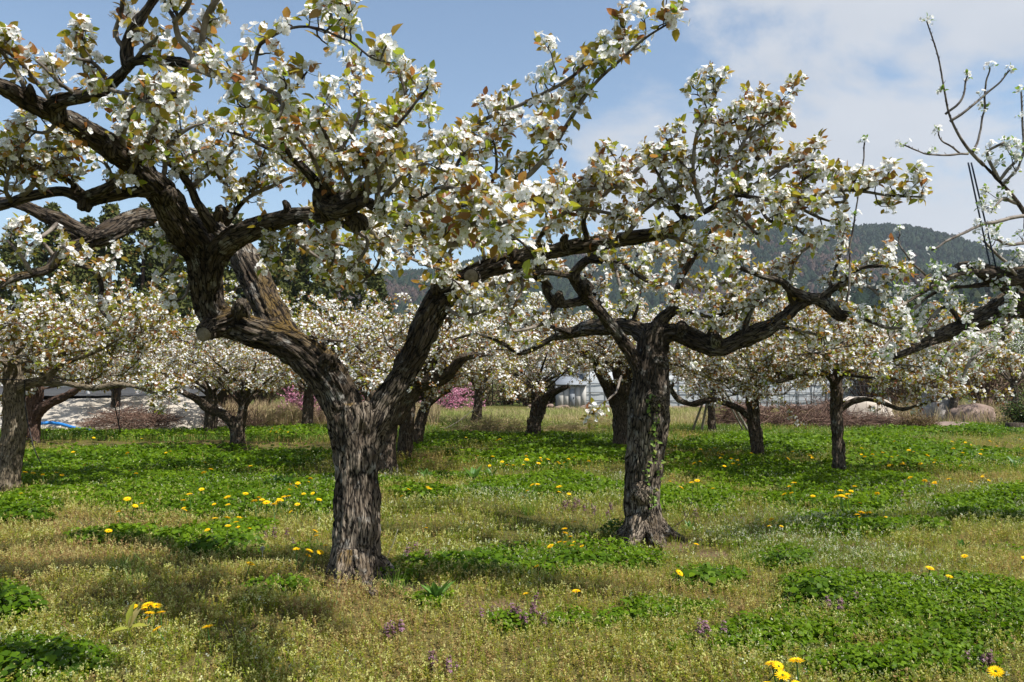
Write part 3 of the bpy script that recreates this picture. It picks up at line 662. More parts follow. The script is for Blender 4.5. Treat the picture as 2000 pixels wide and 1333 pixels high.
# ------------------------------------------------------------------ hills
RID = np.array([(-1500, 640), (-800, 625), (400, 600), (700, 575), (850, 548), (1000, 524), (1130, 500), (1230, 480), (1310, 464), (1400, 470), (1500, 484), (1580, 476), (1660, 466), (1740, 480), (1800, 504), (1860, 508), (1960, 520), (2060, 512), (2300, 530), (2800, 590), (3600, 640)], float)
def hill_z(x, y, rid, d0, d1, amp):
    """a wooded ridge whose crest stands d1 metres away, rising from d0"""
    px = 1000 + x / d1 * F; top = CAMH + (HORIZON - np.interp(px, rid[:, 0], rid[:, 1])) / F * d1
    t = np.clip((y - d0) / (d1 - d0), 0, 1.25); prof = np.where(t < 1, np.sin(np.clip(t, 0, 1) * math.pi / 2) ** 1.15, 1 - (t - 1) * 0.9)
    n = (fbm(xy0(x / (d1 * 0.12), y / (d1 * 0.16)), 4) - 0.5) * amp * np.clip(t * 2.2, 0, 1) * np.clip((1.0 - t) * 4, 0.12, 1)
    return np.maximum(top * prof + n, -0.5) - 0.3
def hill(name, rid, d0, d1, amp, x0, x1, nx, ny, ntree, th, tlabel, seed, brown=0.5, hazx=0):
    gx = np.linspace(x0, x1, nx); gy = np.linspace(d0, d0 + (d1 - d0) * 1.25, ny); X, Y = np.meshgrid(gx, gy); Z = hill_z(X, Y, rid, d0, d1, amp)
    V = np.stack([X, Y, Z], -1).reshape(-1, 3); i = np.arange(ny - 1)[:, None] * nx; j = np.arange(nx - 1)[None]
    mb = MB(); mb.add(V, np.stack([i + j, i + j + 1, i + nx + j + 1, i + nx + j], -1).reshape(-1, 4), 0)
    tag(mb.build(name, M['hill']), kind='structure')
    # trees of the wood
    ys = d0 + (d1 - d0) * (0.15 + 0.92 * rng.random(ntree) ** 0.8); xs = rng.uniform(-0.72, 0.72, ntree) * ys * 1.1
    if x0 > 0: xs = rng.uniform(x0, x1, ntree)
    keep = (xs > x0) & (xs < x1); xs, ys = xs[keep], ys[keep]; zs = hill_z(xs, ys, rid, d0, d1, amp); n = len(xs)
    sides = 6; rings = [(0.0, 0.30), (0.22, 0.50), (0.55, 0.40), (0.85, 0.18), (1.0, 0.02)]
    an = np.arange(sides) * 2 * math.pi / sides; T = np.array([(r * math.cos(a), r * math.sin(a), z) for z, r in rings for a in an])
    k = len(rings); i = np.arange(k - 1)[:, None] * sides; j = np.arange(sides)[None]; jn = (j + 1) % sides
    Fc = np.stack([i + j, i + jn, i + sides + jn, i + sides + j], -1).reshape(-1, 4)
    patch = fbm(np.stack([xs / (d1 * 0.07), ys / (d1 * 0.1), np.zeros(n)], -1), 4)
    tone = np.where(patch + rng.normal(size=n) * 0.05 > brown, rng.uniform(0.84, 1.0, n), np.clip(rng.beta(2, 2, n) * 0.8, 0, 0.8))
    h = th * rng.uniform(0.6, 1.25, n) * np.where(tone > 0.84, 0.8, 1); w = h * rng.uniform(0.55, 0.95, n)
    V = inst(T, np.stack([xs, ys, zs - 0.5], -1), np.tile([0, 0, 1.0], (n, 1)), np.stack([w, w, h], -1))
    V = V + rng.normal(size=V.shape) * (th * 0.05)
    fm = MB(); fm.add(V.reshape(-1, 3), (Fc[None] + (np.arange(n) * len(T))[:, None, None]).reshape(-1, 4), 0, rnd=np.clip(np.repeat(tone, len(T)) + rng.normal(size=n * len(T)) * 0.04, 0, 1))
    tag(fm.build('forest', M['forest'], smooth=False), tlabel, 'forest', kind='stuff')
hill('mountain', RID, 650, 1500, 60, -1600, 1900, 140, 70, 46000, 10.5, 'dark green wooded mountainside far behind the orchard', 1, 0.60)
RID2 = np.array([(1200, 680), (1450, 640), (1600, 606), (1720, 575), (1800, 556), (1900, 548), (2050, 540), (2300, 520), (2700, 540)], float)
hill('wooded_foothill', RID2, 260, 520, 12, 60, 700, 60, 30, 5200, 8.5, 'olive wooded foothill behind the right side of the orchard', 2, 0.64)

# ------------------------------------------------------------------ cedars behind the left of the orchard
def cedar(x, y, z, H, W, seed, label, group, dens=1.0, name='cedar_tree'):
    root = empty(name, (x, y, z), label, 'tree', group)
    tb = MB(); tube(tb, catmull(np.array([(0, 0, -0.5, H * 0.018), (0.05, 0, H * 0.5, H * 0.012), (0, 0, H * 0.97, 0.03)]), 1.0), 8); tb.build('trunk', M['cedar_trunk'], root)
    n = int(150 * dens); u = rng.random(n) ** 0.85; zz = H * (0.10 + 0.88 * u); rad = W * np.clip((1 - u) ** 0.62, 0.06, 1) * rng.uniform(0.55, 1.12, n)
    a = rng.random(n) * 6.283; c = np.stack([rad * np.cos(a), rad * np.sin(a), zz], -1)
    k = 34; idx = np.repeat(np.arange(n), k); bs = (W * 0.26 * rng.uniform(0.7, 1.3, n) * (0.55 + 0.5 * (1 - u)))[idx]
    d = runit(n * k); d[:, 2] = d[:, 2] * 0.75 + 0.1; rr = rng.random(n * k) ** 0.4
    p = c[idx] + d * (bs * rr)[:, None]; nr = unit(d + rng.normal(size=d.shape) * 0.5)
    tone = np.clip(rng.beta(2, 2, n)[idx] * 0.6 + rng.random(n * k) * 0.4 - 0.05, 0, 0.93); tone = np.where(rng.random(n * k) < 0.05, 1.0, tone)
    cb = MB(); put(cb, LEAFS_V, LEAFS_F, p, nr, W * 0.17 * rng.uniform(0.6, 1.3, n * k), None, None, 0, tone); cb.build('crown', M['cedar'], root, smooth=False)
    return root
cl_ = 'tall dark olive cedar standing in the tight grove behind the left of the orchard'
for (px, top, d, w) in [(20, 440, 70, 2.4), (95, 402, 68, 2.6), (165, 425, 74, 2.5), (210, 404, 66, 2.9), (275, 402, 69, 2.8), (345, 398, 72, 2.8), (400, 410, 66, 2.7), (455, 420, 70, 2.7), (520, 440, 68, 2.6), (600, 468, 72, 2.5), (655, 490, 66, 2.4), (705, 487, 74, 2.2), (738, 530, 70, 1.9), (-60, 420, 70, 2.8), (565, 465, 78, 2.6), (130, 430, 80, 2.6), (310, 420, 80, 2.8)]:
    p = P(px, 690, d); H = (P(px, top, d)[2]) + 0.5
    cedar(p[0], p[1], -0.3, H, w, 0, cl_, 'cedars in the grove')
cl2 = 'small dark conifer on the skyline below the wooded mountain, beside the shoot-covered pear trunk'
for (px, top, d, w) in [(1190, 598, 120, 1.9), (1213, 586, 125, 2.0), (1238, 592, 118, 2.0), (1262, 600, 126, 1.8), (1160, 612, 122, 1.8), (1700, 600, 90, 2.6), (1780, 590, 95, 2.8), (1880, 585, 90, 2.6)]:
    p = P(px, 690, d); far_r = px > 1500
    cedar(p[0], p[1], -0.3, P(px, top, d)[2] + 0.3, w, 0, 'dark conifer behind the right of the orchard, under the wooded foothill' if far_r else cl2, 'conifers behind the right trees' if far_r else 'small skyline conifers', 0.6, 'conifer')

# shrubs and undergrowth in front of the cedars and along the back edge
def leafy_bush(name, c, R, n, material, label, cat, group=None, lsize=0.05, twigs=True, tone=(0, 1), flat=0.8, k=24):
    root = empty(name, c, label, cat, group); c = np.zeros(3)
    st = c + np.stack([rng.normal(size=n) * R[0] * 0.15, rng.normal(size=n) * R[1] * 0.15, np.zeros(n)], -1)
    D = unit(rng.normal(size=(n, 3)) * np.array([R[0], R[1], 0.3]) + np.array([0, 0, R[2] * 1.1])); Ls = R[2] * rng.uniform(0.6, 1.15, n)
    D2 = unit(D); q = mkpaths(st, D2, Ls, 6, 0.16, 0.0); q[:, :, 0] = c[0] + (q[:, :, 0] - c[0]) * (R[0] / R[2]) ** 0.7; q[:, :, 1] = c[1] + (q[:, :, 1] - c[1]) * (R[1] / R[2]) ** 0.7
    tb = MB(); btubes(tb, q, np.full(n, 0.012 * R[2]), np.full(n, 0.003), 4, 0, rng.random(n)); tb.build('stems', M['brush'], root)
    b, tt, ix = along(q, k, 0.3, 1.0); b = b + rng.normal(size=b.shape) * 0.07 * R[2]
    lb = MB(); put(lb, LEAFS_V, LEAFS_F, b, unit(np.array([0, 0, .8]) + rng.normal(size=b.shape) * 0.7), lsize * rng.uniform(0.6, 1.3, len(b)), runit(len(b)), None, 0, rng.uniform(*tone, len(b)))
    lb.build('leaves', material, root); return root
M['undergrowth'] = foliage_mat('brownish_undergrowth', [(0.0, (0.05, 0.045, 0.02)), (0.5, (0.13, 0.10, 0.045)), (0.8, (0.10, 0.12, 0.03)), (1.0, (0.24, 0.17, 0.10))], 0.2)
for k in range(12):
    px = 40 + k * 58 + rng.uniform(-15, 15); d = rng.uniform(42, 52); p = P(px, 740, d); hh = rng.uniform(3.0, 4.6)
    leafy_bush('undergrowth_shrub', (p[0], p[1], 0), (2.0, 1.5, hh), 70, M['undergrowth'], 'brownish green shrub in the thicket at the foot of the cedar grove', 'shrub', 'thicket shrubs below the cedars', 0.20, k=26)
for k in range(9):
    px = 1640 + k * 55 + rng.uniform(-15, 15); d = rng.uniform(38, 46); p = P(px, 740, d); hh = rng.uniform(2.6, 4.4)
    leafy_bush('undergrowth_shrub', (p[0], p[1], 0), (2.0, 1.5, hh), 70, M['undergrowth'], 'brown half-bare shrub behind the boulders at the right', 'shrub', 'half-bare shrubs behind the boulders', 0.13, k=22)

for k in range(11):
    px = 690 + k * 42 + rng.uniform(-12, 12); d = rng.uniform(43, 47); p = P(px, 740, d); hh = rng.uniform(1.7, 2.6)
    leafy_bush('undergrowth_shrub', (p[0], p[1], 0), (1.5, 1.0, hh), 60, M['undergrowth'], 'low brownish shrub in the hedge line behind the pink peach bushes', 'shrub', 'hedge line behind the peach bushes', 0.15, k=26)

# ------------------------------------------------------------------ left background: concrete bank, guard rail, hose, tarps
def bank():
    mb = MB(); pxs = np.linspace(-260, 470, 40); prof = np.linspace(0, 1, 10); V = []
    for i, a in enumerate(pxs):
        foot = P(a, 846, Gd(846)); top_y = np.interp(a, [-260, 0, 200, 330, 400, 440, 470], [782, 785, 778, 772, 782, 810, 838])
        d = foot[1] + 2.6; tz = P(a, top_y, d)[2]
        for s in prof:
            V.append((foot[0] + (P(a, 800, d)[0] - foot[0]) * s, foot[1] + 2.6 * s, -0.05 + (tz + 0.05) * (s ** 0.8) + 0.02 * math.sin(i * 1.3 + s * 5)))
        V.append((P(a, 800, d)[0], d + 0.5, tz)); V.append((P(a, 800, d)[0], d + 0.55, -0.3))
    n = len(prof) + 2; i = np.arange(len(pxs) - 1)[:, None] * n; j = np.arange(n - 1)[None]
    mb.add(V, np.stack([i + j, i + n + j, i + n + j + 1, i + j + 1], -1).reshape(-1, 4))
    return mb.thing('concrete_bank', M['concrete'], 'sloping pale concrete bank along the left edge of the orchard', 'embankment')
bank()
mb = MB(); V = []
for a in np.linspace(-300, 420, 20):
    p = P(a, 770, 25.4); V += [(p[0], 25.4, p[2] - 0.06), (p[0] * 1.25, 33, 1.15), (p[0] * 1.25, 33.1, -0.3)]
i = np.arange(19)[:, None] * 3; j = np.arange(2)[None]; mb.add(V, np.stack([i + j, i + 3 + j, i + 4 + j, i + j + 1], -1).reshape(-1, 4))
tag(mb.build('road', M['asphalt']), kind='structure')
gr = empty('guard_rail', P(100, 765, 27), 'white roadside guard rail above the concrete bank', 'guard rail'); go = np.array(gr.location)
def railz(a): return P(a, 748, 27)[2]
rb = MB()
for k in range(2):
    pts = [np.array([P(a, 0, 27)[0], 27, railz(a) - 0.10 * k]) for a in np.linspace(-260, 430, 12)]
    tube(rb, np.column_stack([np.array(pts), np.full(12, 0.055)]), 8)
rb.build('rail', M['white_metal'], gr, go)
for a in (-120, -10, 98, 190, 283, 380):
    pb = MB(); x = P(a, 0, 27)[0]; tube(pb, np.array([(x, 27.08, 0.7, .075), (x, 27.08, railz(a) + 0.02, .075), (x, 27.08, railz(a) + 0.06, .05)]), 10); pb.build('post', M['white_metal'], gr, go)
hb = MB(); pts = [(60, 838, 21.9), (72, 830, 22.2), (95, 826, 22.4), (118, 828, 22.4), (140, 834, 22.2), (158, 838, 22.0), (180, 842, 21.8)]
tube(hb, catmull(np.array([np.append(P(a, b, d) + [0, -0.05, 0], 0.045) for a, b, d in pts]), 0.1), 10)
hb.thing('hose', M['blue_hose'], 'bright blue hose arching over the foot of the concrete bank', 'hose')
def tarp(px, py, d, w, h, label):
    mb = MB(); c = P(px, py, d); n = 14; gx_ = np.linspace(-0.5, 0.5, n); V = []
    for s in gx_:
        for t_ in np.linspace(0, 1, 10):
            V.append((c[0] + s * w * (1 - 0.15 * t_), d + 0.5 * t_ * (1 - t_) - 0.25 * math.sin(s * 9 + t_ * 3) * 0.3, c[2] - h / 2 + h * t_ + 0.08 * math.sin(s * 7)))
    i = np.arange(n - 1)[:, None] * 10; j = np.arange(9)[None]; Fq = np.stack([i + j, i + 10 + j, i + 11 + j, i + j + 1], -1).reshape(-1, 4)
    V = np.array(V); V2 = V + np.array([0, 0.25, -0.02]); mb.add(V, Fq); mb.add(V2, Fq[:, ::-1])
    mb.thing('tarpaulin', M['blue_tarp'], label, 'tarpaulin')
tarp(258, 652, 40, 1.3, 1.0, 'dark blue tarpaulin hung in the thicket behind the left pear blossom')
tarp(397, 690, 40, 1.1, 0.7, 'smaller blue tarpaulin low behind the blossom under the crooked limb')

def stick_pile(name, c, R, n, label, seed=0, up=0.15, ln=(0.5, 1.3), r=0.006, material='brush', dirx=0.0):
    c = np.asarray(c, float); a = rng.random(n) * 6.283; q = np.sqrt(rng.random(n)); h = rng.random(n) * R[2] * np.sqrt(np.clip(1 - q ** 2, 0.02, 1))
    p0 = c + np.stack([np.cos(a) * q * R[0], np.sin(a) * q * R[1], h], -1)
    D = rng.normal(size=(n, 3)) * np.array([1 + dirx, 0.7, up]); Ls = rng.uniform(*ln, n)
    pth = mkpaths(p0 - unit(D) * (Ls / 2)[:, None], D, Ls, 5, 0.15, 0.0); pth[:, :, 2] = np.maximum(pth[:, :, 2], c[2] - 0.02)
    mb = MB(); btubes(mb, pth, np.full(n, r) * rng.uniform(0.6, 1.7, n), np.full(n, r * 0.5), 4, 0, rng.random(n)); 
    return mb.thing(name, M[material], label, 'brush pile')
stick_pile('brush_pile', G(262, 843), (1.45, 0.55, 0.62), 1100, 'low heap of reddish-brown pruned twigs in front of the concrete bank', up=0.25)
stick_pile('brush_pile', G(1445, 832), (0.85, 0.5, 0.8), 650, 'dense dark bundle of cut twigs between the wooden props and the low-limbed pear trunk', up=0.5)
stick_pile('brush_pile', G(1545, 834), (1.3, 0.5, 0.62), 520, 'loose greyish tangle of pruned branches in front of the greenhouse', up=0.9, r=0.008)
stick_pile('brush_pile', G(1622, 832), (0.6, 0.4, 0.75), 520, 'upright reddish brush bundle left of the slim straight pear trunk', up=0.9)
stick_pile('brush_pile', G(1705, 838), (1.25, 0.45, 0.42), 700, 'long low dark brush heap at the foot of the pale boulder', up=0.25)
stick_pile('brush_pile', G(1835, 800), (0.95, 0.5, 0.85), 620, 'brown twig heap slumped over the top of the grey boulder', up=0.4)
stick_pile('brush_pile', G(455, 842), (0.9, 0.5, 0.7), 330, 'sparse grey-brown bramble pile behind the V-shaped pear trunk', up=1.2, r=0.005)
stick_pile('brush_pile', G(640, 828), (1.2, 0.6, 0.5), 420, 'dry bramble heap at the foot of the smaller pink peach bush', up=0.9, r=0.005)
stick_pile('dry_grass_heap', G(960, 848), (1.1, 0.5, 0.30), 800, 'straw-coloured heap of cut dry grass left of the base-forked pear tree', up=0.25, r=0.004, material='dry')
stick_pile('dry_grass_heap', G(1165, 832), (0.55, 0.35, 0.30), 420, 'small brown mound of dry grass beside the knobbly pear trunk', up=0.2, r=0.004, material='dry', ln=(0.2, 0.6))
stick_pile('dry_grass_heap', G(545, 832), (0.85, 0.5, 0.55), 620, 'pale greyish heap of dead grass left of the pink peach bush', up=0.4, r=0.004, material='dry')
stick_pile('dry_grass_heap', G(1110, 846), (0.6, 0.4, 0.22), 380, 'flat straw heap right of the base-forked pear tree', up=0.2, r=0.004, material='dry')

# ------------------------------------------------------------------ right background: greenhouse, frame, wall, rocks
GD = 41.0
def greenhouse():
    x0, x1 = P(1142, 0, GD)[0], P(1800, 0, GD)[0]; y0 = GD; dep = 7.0; wz = 1.25; top = P(0, 706, GD)[2] + 0.25; zb = 0.0
    root = empty('greenhouse', (x0, y0, 0), 'long whitish plastic greenhouse tunnel behind the right half of the orchard', 'greenhouse'); off = np.array([x0, y0, 0])
    s = np.linspace(0, math.pi, 17); prof = [(y0, zb)] + [(y0 + dep / 2 - dep / 2 * math.cos(a), wz + (top - wz) * math.sin(a)) for a in s] + [(y0 + dep, zb)]
    prof = np.array(prof)
    mb = MB(); xs = np.linspace(x0, x1, 46); V = np.array([(x, p[0] + 0.02 * math.sin(i * 2.1 + k), p[1] - (0.03 * (i % 2) if 1 < k < 18 else 0)) for i, x in enumerate(xs) for k, p in enumerate(prof)])
    n = len(prof); i = np.arange(len(xs) - 1)[:, None] * n; j = np.arange(n - 1)[None]
    mb.add(V, np.stack([i + j, i + n + j, i + n + j + 1, i + j + 1], -1).reshape(-1, 4)); mb.build('plastic_cover', M['plastic'], root, off)
    eb = MB(); c = np.array([x0, y0 + dep / 2, 0.8]); ring = np.array([(x0, p[0], p[1]) for p in prof]); m_ = len(ring)
    eb.add(np.vstack([ring, c]), [[k, k + 1, m_, m_] for k in range(m_ - 1)] + [[m_ - 1, 0, m_, m_]]); eb.build('end_panel', M['plastic'], root, off)
    for x in np.linspace(x0 + 0.2, x1 - 0.1, 24):
        hb = MB(); tube(hb, np.array([(x, p[0] + (0.03 if k > 9 else -0.03), p[1] + (0.03 if 2 < k < 17 else 0), 0.022) for k, p in enumerate(prof)]), 6); hb.build('hoop', M['tin'], root, off)
    for zz in (0.38, 0.80, 1.25):
        b = MB(); tube(b, np.array([(x0, y0 - 0.05, zz, 0.02), (x1, y0 - 0.05, zz, 0.02)]), 6); b.build('side_rail', M['tin'], root, off)
    # board lean-to at its near end
    xb0, xb1 = P(1086, 0, GD)[0], P(1140, 0, GD)[0]
    sh = empty('board_shed', (xb0, GD - 0.6, 0), 'grey board lean-to at the left end of the greenhouse', 'shed'); so = np.array([xb0, GD - 0.6, 0])
    b = MB(); w = (xb1 - xb0) / 5
    for k in range(5): box(b, (xb0 + k * w + 0.01, GD - 0.6 + 0.015 * (k % 2), -0.05), (xb0 + (k + 1) * w - 0.01, GD - 0.56 + 0.015 * (k % 2), 1.15))
    b.build('front_wall', M['wallboard'], sh, so)
    for xa, xc in ((xb0, xb0 + 0.05), (xb1 - 0.05, xb1 - 0.005)):
        b = MB(); box(b, (xa, GD - 0.5, -0.05), (xc, GD + 2.2, 1.12)); b.build('side_wall', M['wallboard'], sh, so)
    b = MB(); V = np.array([(xb0 - .1, GD - .8, 1.17), (xb1 + .02, GD - .8, 1.17), (xb1 + .02, GD + 2.4, 1.75), (xb0 - .1, GD + 2.4, 1.75)]); V = np.vstack([V, V + [0, 0, 0.05]])
    b.add(V, [[0, 3, 2, 1], [4, 5, 6, 7], [0, 1, 5, 4], [1, 2, 6, 5], [2, 3, 7, 6], [3, 0, 4, 7]]); b.build('roof', M['tin'], sh, so)
    b = MB(); box(b, (xb0 + w * 2.05, GD - 0.63, 0.0), (xb0 + w * 2.95, GD - 0.602, 1.0)); d_ = b.build('door', M['tin'], sh, so)
    b = MB(); box(b, (xb0 + w * 2.75, GD - 0.66, 0.5), (xb0 + w * 2.82, GD - 0.632, 0.58)); b.build('handle', M['iron'], d_, so)
greenhouse()
hf = empty('hoop_frame', G(1590, 806), 'bare arched iron frame standing in front of the greenhouse', 'frame'); ho = np.array(hf.location)
for k, a in enumerate((1545, 1572, 1600, 1628, 1655)):
    d = 33 + 0.0 * k; x = P(a, 0, d)[0]; an = np.linspace(0, math.pi, 15); b = MB()
    tube(b, np.array([(x - 0.55, d, -0.02, .012)] + [(x - 0.55 * math.cos(q), d, 0.75 + 0.85 * math.sin(q), .012) for q in an] + [(x + 0.55, d, -0.02, .012)]), 6); b.build('hoop', M['iron'], hf, ho)
for zz in (0.45, 0.75, 1.2):
    b = MB(); tube(b, np.array([(P(1518, 0, 33)[0], 33.03, zz, .012), (P(1680, 0, 33)[0], 33.03, zz, .012)]), 6); b.build('crossbar', M['iron'], hf, ho)
for a in range(1530, 1675, 16):
    b = MB(); x = P(a, 0, 33)[0]; tube(b, np.array([(x, 33.06, 0, .008), (x, 33.06, 1.25, .008)]), 5); b.build('upright', M['iron'], hf, ho)

def rock(mb, c, R, seed, mi=0, sub=18, rough=0.28):
    u = np.linspace(0, 2 * math.pi, sub * 2, endpoint=False); v = np.linspace(0.02, math.pi - 0.02, sub); U, W = np.meshgrid(u, v)
    d = np.stack([np.sin(W) * np.cos(U), np.sin(W) * np.sin(U), np.cos(W)], -1).reshape(-1, 3)
    q = 1 + (fbm(d * 1.5 + seed * 7.7, 2) - 0.5) * 2 * rough + (fbm(d * 5 + seed * 3.1, 3) - 0.5) * rough * 0.45
    fl = np.sign(d) * np.abs(d) ** 0.8; V = np.asarray(c) + fl * q[:, None] * np.asarray(R)
    n = sub * 2; i = np.arange(sub - 1)[:, None] * n; j = np.arange(n)[None]; jn = (j + 1) % n
    mb.add(V, np.stack([i + j, i + n + j, i + n + jn, i + jn], -1).reshape(-1, 4), mi, rnd=rng.random())
def boulder(px, py, R, seed, material, label, lift=0.35, sub=26, rough=0.28):
    p = G(px, py); mb = MB(); rock(mb, p + np.array([0, R[1] * 0.5, R[2] * lift]), R, seed, 0, sub, rough); mb.thing('boulder', M[material], label, 'boulder')
boulder(1690, 832, (0.95, 0.6, 0.72), 3, 'rock_pale', 'large pale sunlit granite boulder behind the slim straight pear trunk', 0.30)
boulder(1838, 826, (0.62, 0.5, 0.75), 5, 'rock', 'tall grey boulder right of the pale one, topped with twigs', 0.42)
boulder(1905, 828, (0.75, 0.5, 0.45), 8, 'rock_brown', 'low dark brown boulder between the grey boulder and the hedge', 0.4)
boulder(1868, 842, (0.85, 0.6, 0.16), 12, 'rock_brown', 'flat reddish-brown rock lying in the grass below the boulders', 0.1)
boulder(1880, 826, (0.28, 0.3, 0.26), 13, 'rock_brown', 'small dark rock wedged beside the low brown boulder', 0.4)
mb = MB()
for k in range(210):
    a = rng.uniform(1030, 1660); d = 37.5 + rng.uniform(-.3, .3); p = P(a, 0, d); r = rng.uniform(0.07, 0.18); rock(mb, (p[0], d, rng.choice([0.03, 0.14, 0.25]) * (1.6 if a < 1085 else 0.75)), (r * 1.3, r, r * 0.7), k, 0, 5)
mb.thing('stone_wall', M['rock_brown'], 'low rubble stone wall along the foot of the greenhouse', 'wall')
def stump(px, py):
    p = G(px, py); mb = MB(); tube(mb, np.column_stack([np.array([p + [0, 0.2, -0.05], p + [0, 0.2, 0.1], p + [0, 0.2, 0.24]]), [0.3, 0.25, 0.24]]), 16); mb.thing('tree_stump', M['bark_far'], 'weathered sawn tree stump at the right edge below the hedge', 'stump')
stump(1992, 846)
leafy_bush('evergreen_hedge', G(2010, 836), (1.1, 0.9, 1.15), 110, M['hedge'], 'dark rounded evergreen bush at the right edge', 'bush', None, 0.075, k=40)
leafy_bush('low_shrub', G(1795, 842), (0.75, 0.5, 0.55), 120, M['azalea'], 'low rounded reddish-brown shrub in front of the grey boulder', 'shrub', None, 0.045, k=40)

def peach(px, py, R, n, material, label, group=None):
    p = G(px, py); root = empty('peach_bush', p, label, 'bush', group); c = np.zeros(3)
    tb = MB(); D = unit(rng.normal(size=(n, 3)) * np.array([1.1, 0.8, 0.35]) + [0, 0, 0.75]); q = mkpaths(c + rng.normal(size=(n, 3)) * [0.1 * R[0], 0.1, 0] + [0, 0, 0.25], D, R[2] * rng.uniform(0.7, 1.2, n), 7, 0.14, 0.0)
    q[:, :, 0] *= R[0] / R[2]
    b, tt, ix = along(q, 6, 0.25, 1.0); q2 = mkpaths(b, unit(tt + runit(len(b)) * 0.8), rng.uniform(0.2, 0.5, len(b)), 5, 0.12, 0.02)
    tube(tb, catmull(np.array([(0, 0, -0.05, .05), (0.02, 0, 0.2, .045), (0.03, 0, 0.45, .03)]), 0.1), 8)
    btubes(tb, q, np.full(n, 0.014), np.full(n, 0.004), 4); btubes(tb, q2, np.full(len(q2), 0.005), np.full(len(q2), 0.003), 3); tb.build('branches', M['peach_bark'], root)
    b, tt, ix = along(q2, 9, 0.1, 1.0); b = b + rng.normal(size=b.shape) * 0.02; fb = MB(); put(fb, FS[0], FS[1], b, runit(len(b)), 0.024 * rng.uniform(0.8, 1.3, len(b))); fb.build('blossom', M[material], root); return root
peach(600, 826, (1.15, 0.8, 0.95), 24, 'pink', 'small pink-blossomed peach bush seen under the arching left limb')
peach(880, 806, (1.5, 0.9, 1.15), 40, 'pink', 'wide bright pink peach bush between the slender forked tree and the base-forked pear tree')
peach(735, 800, (1.0, 0.8, 1.3), 24, 'pink', 'pink peach bush half hidden behind the big fork of the largest pear tree')
for a, b in ((985, 668), (1035, 660)):
    p = P(a, b, 45); r_ = peach(a, 790, (1.5, 1.0, 2.0), 34, 'redpink', 'dark red peach tree mostly hidden behind the middle blossom', 'dark red peach trees'); r_.location = (p[0], 45, p[2] - 1.3)

# buildings far behind the blossom
def house(name, px, d, w, dep, h, roof, wallm, label):
    p = P(px, 0, d); root = empty(name, (p[0], d, 0), label, 'building'); o = (0, 0, 0)
    b = MB(); box(b, (-w / 2, 0, -0.2), (w / 2, dep, h)); b.build('wall', M[wallm], root)
    b = MB(); e = 0.5; V = [(-w / 2 - e, -e, h - .1), (w / 2 + e, -e, h - .1), (w / 2 + e, dep / 2, h + roof), (-w / 2 - e, dep / 2, h + roof), (-w / 2 - e, dep + e, h - .1), (w / 2 + e, dep + e, h - .1)]
    V = np.array(V); V = np.vstack([V, V + [0, 0, 0.15]]); b.add(V, [[6, 7, 8, 9], [9, 8, 11, 10], [0, 3, 2, 1], [3, 4, 5, 2], [0, 1, 7, 6], [4, 10, 11, 5], [0, 6, 9, 3], [3, 9, 10, 4], [1, 2, 8, 7], [2, 5, 11, 8]]); b.build('roof', M['tin'], root, smooth=False)
    for x in (np.linspace(-w / 2 + 1.2, w / 2 - 1.2, 3) if w > 5 else [0.6]):
        b = MB(); box(b, (x - .5, -0.05, 0.9), (x + .5, 0.0, 2.0)); f = b.build('window', M['white_metal'], root)
        b = MB(); box(b, (x - .42, -0.075, 0.98), (x + .42, -0.052, 1.92)); b.build('pane', M['dark_glass'], f)
    return root
house('farmhouse', 720, 60, 7.5, 5, 2.9, 1.4, 'white_metal', 'pale farmhouse glimpsed through the blossom behind the main fork')
house('tin_shed', 1055, 50, 3.4, 3, 1.5, 1.0, 'tin', 'grey tin shed glimpsed left of the greenhouse')
# ------------------------------------------------------------------ the largest pear tree
t1 = Tree()
T1B = P(695, 1130, 6.0)
def W(t, *pts, **kw): return t.px(pts, **kw)
W(t1, (697, 1165, 6.0, 118), (694, 1140, 6.0, 112), (694, 1110, 6, 99), (697, 1040, 6, 90), (697, 950, 6, 84), (695, 880, 6, 84), (692, 825, 6, 98), (690, 790, 6, 92), grow=False)
for a, b, dd in ((640, 1150, -.05), (665, 1160, -.3), (715, 1158, -.32), (765, 1138, 0.05), (735, 1150, -.2)):   # root flare
    W(t1, (697, 1050, 6, 40), ((697 * 1.2 + a) / 2.2, 1098, 6 + dd * .5, 44), (a, b - 12, 6 + dd, 32), (a + (a - 697) * .9, b + 2, 6 + dd * 1.9, 14), grow=False, thick=True)
W(t1, (694, 860, 6, 57), (672, 800, 5.98, 73), (640, 737, 5.9, 73), (600, 697, 5.85, 69), (555, 668, 5.8, 65), (500, 650, 5.75, 58), (450, 632, 5.7, 57), (415, 612, 5.65, 56), (404, 570, 5.6, 55), (398, 520, 5.5, 61), (380, 475, 5.4, 69), (345, 425, 5.2, 64), (310, 375, 5.0, 55), (275, 335, 4.8, 50), (235, 300, 4.55, 47), (180, 262, 4.3, 43), (120, 228, 4.05, 40), (60, 200, 3.85, 36), (0, 168, 3.65, 33), (-80, 135, 3.45, 29), (-160, 110, 3.3, 22), grow=False)
W(t1, (440, 630, 5.66, 52), (412, 640, 5.6, 44), (398, 652, 5.52, 36), grow=False)
W(t1, (412, 560, 5.55, 33), (425, 500, 5.4, 46), (455, 468, 5.3, 44), (500, 445, 5.15, 36), (550, 428, 5.0, 32), (610, 420, 4.8, 31), (660, 422, 4.65, 34), (695, 428, 4.52, 34), grow=False)
W(t1, (645, 425, 4.68, 39), (632, 398, 4.6, 41), (635, 372, 4.5, 37), (648, 362, 4.45, 30), grow=False, thick=True)
W(t1, (630, 395, 4.55, 30), (660, 410, 4.42, 32), (690, 402, 4.38, 27), (715, 395, 4.3, 21), (738, 405, 4.2, 23), (752, 396, 4.15, 16), grow=False, thick=True)
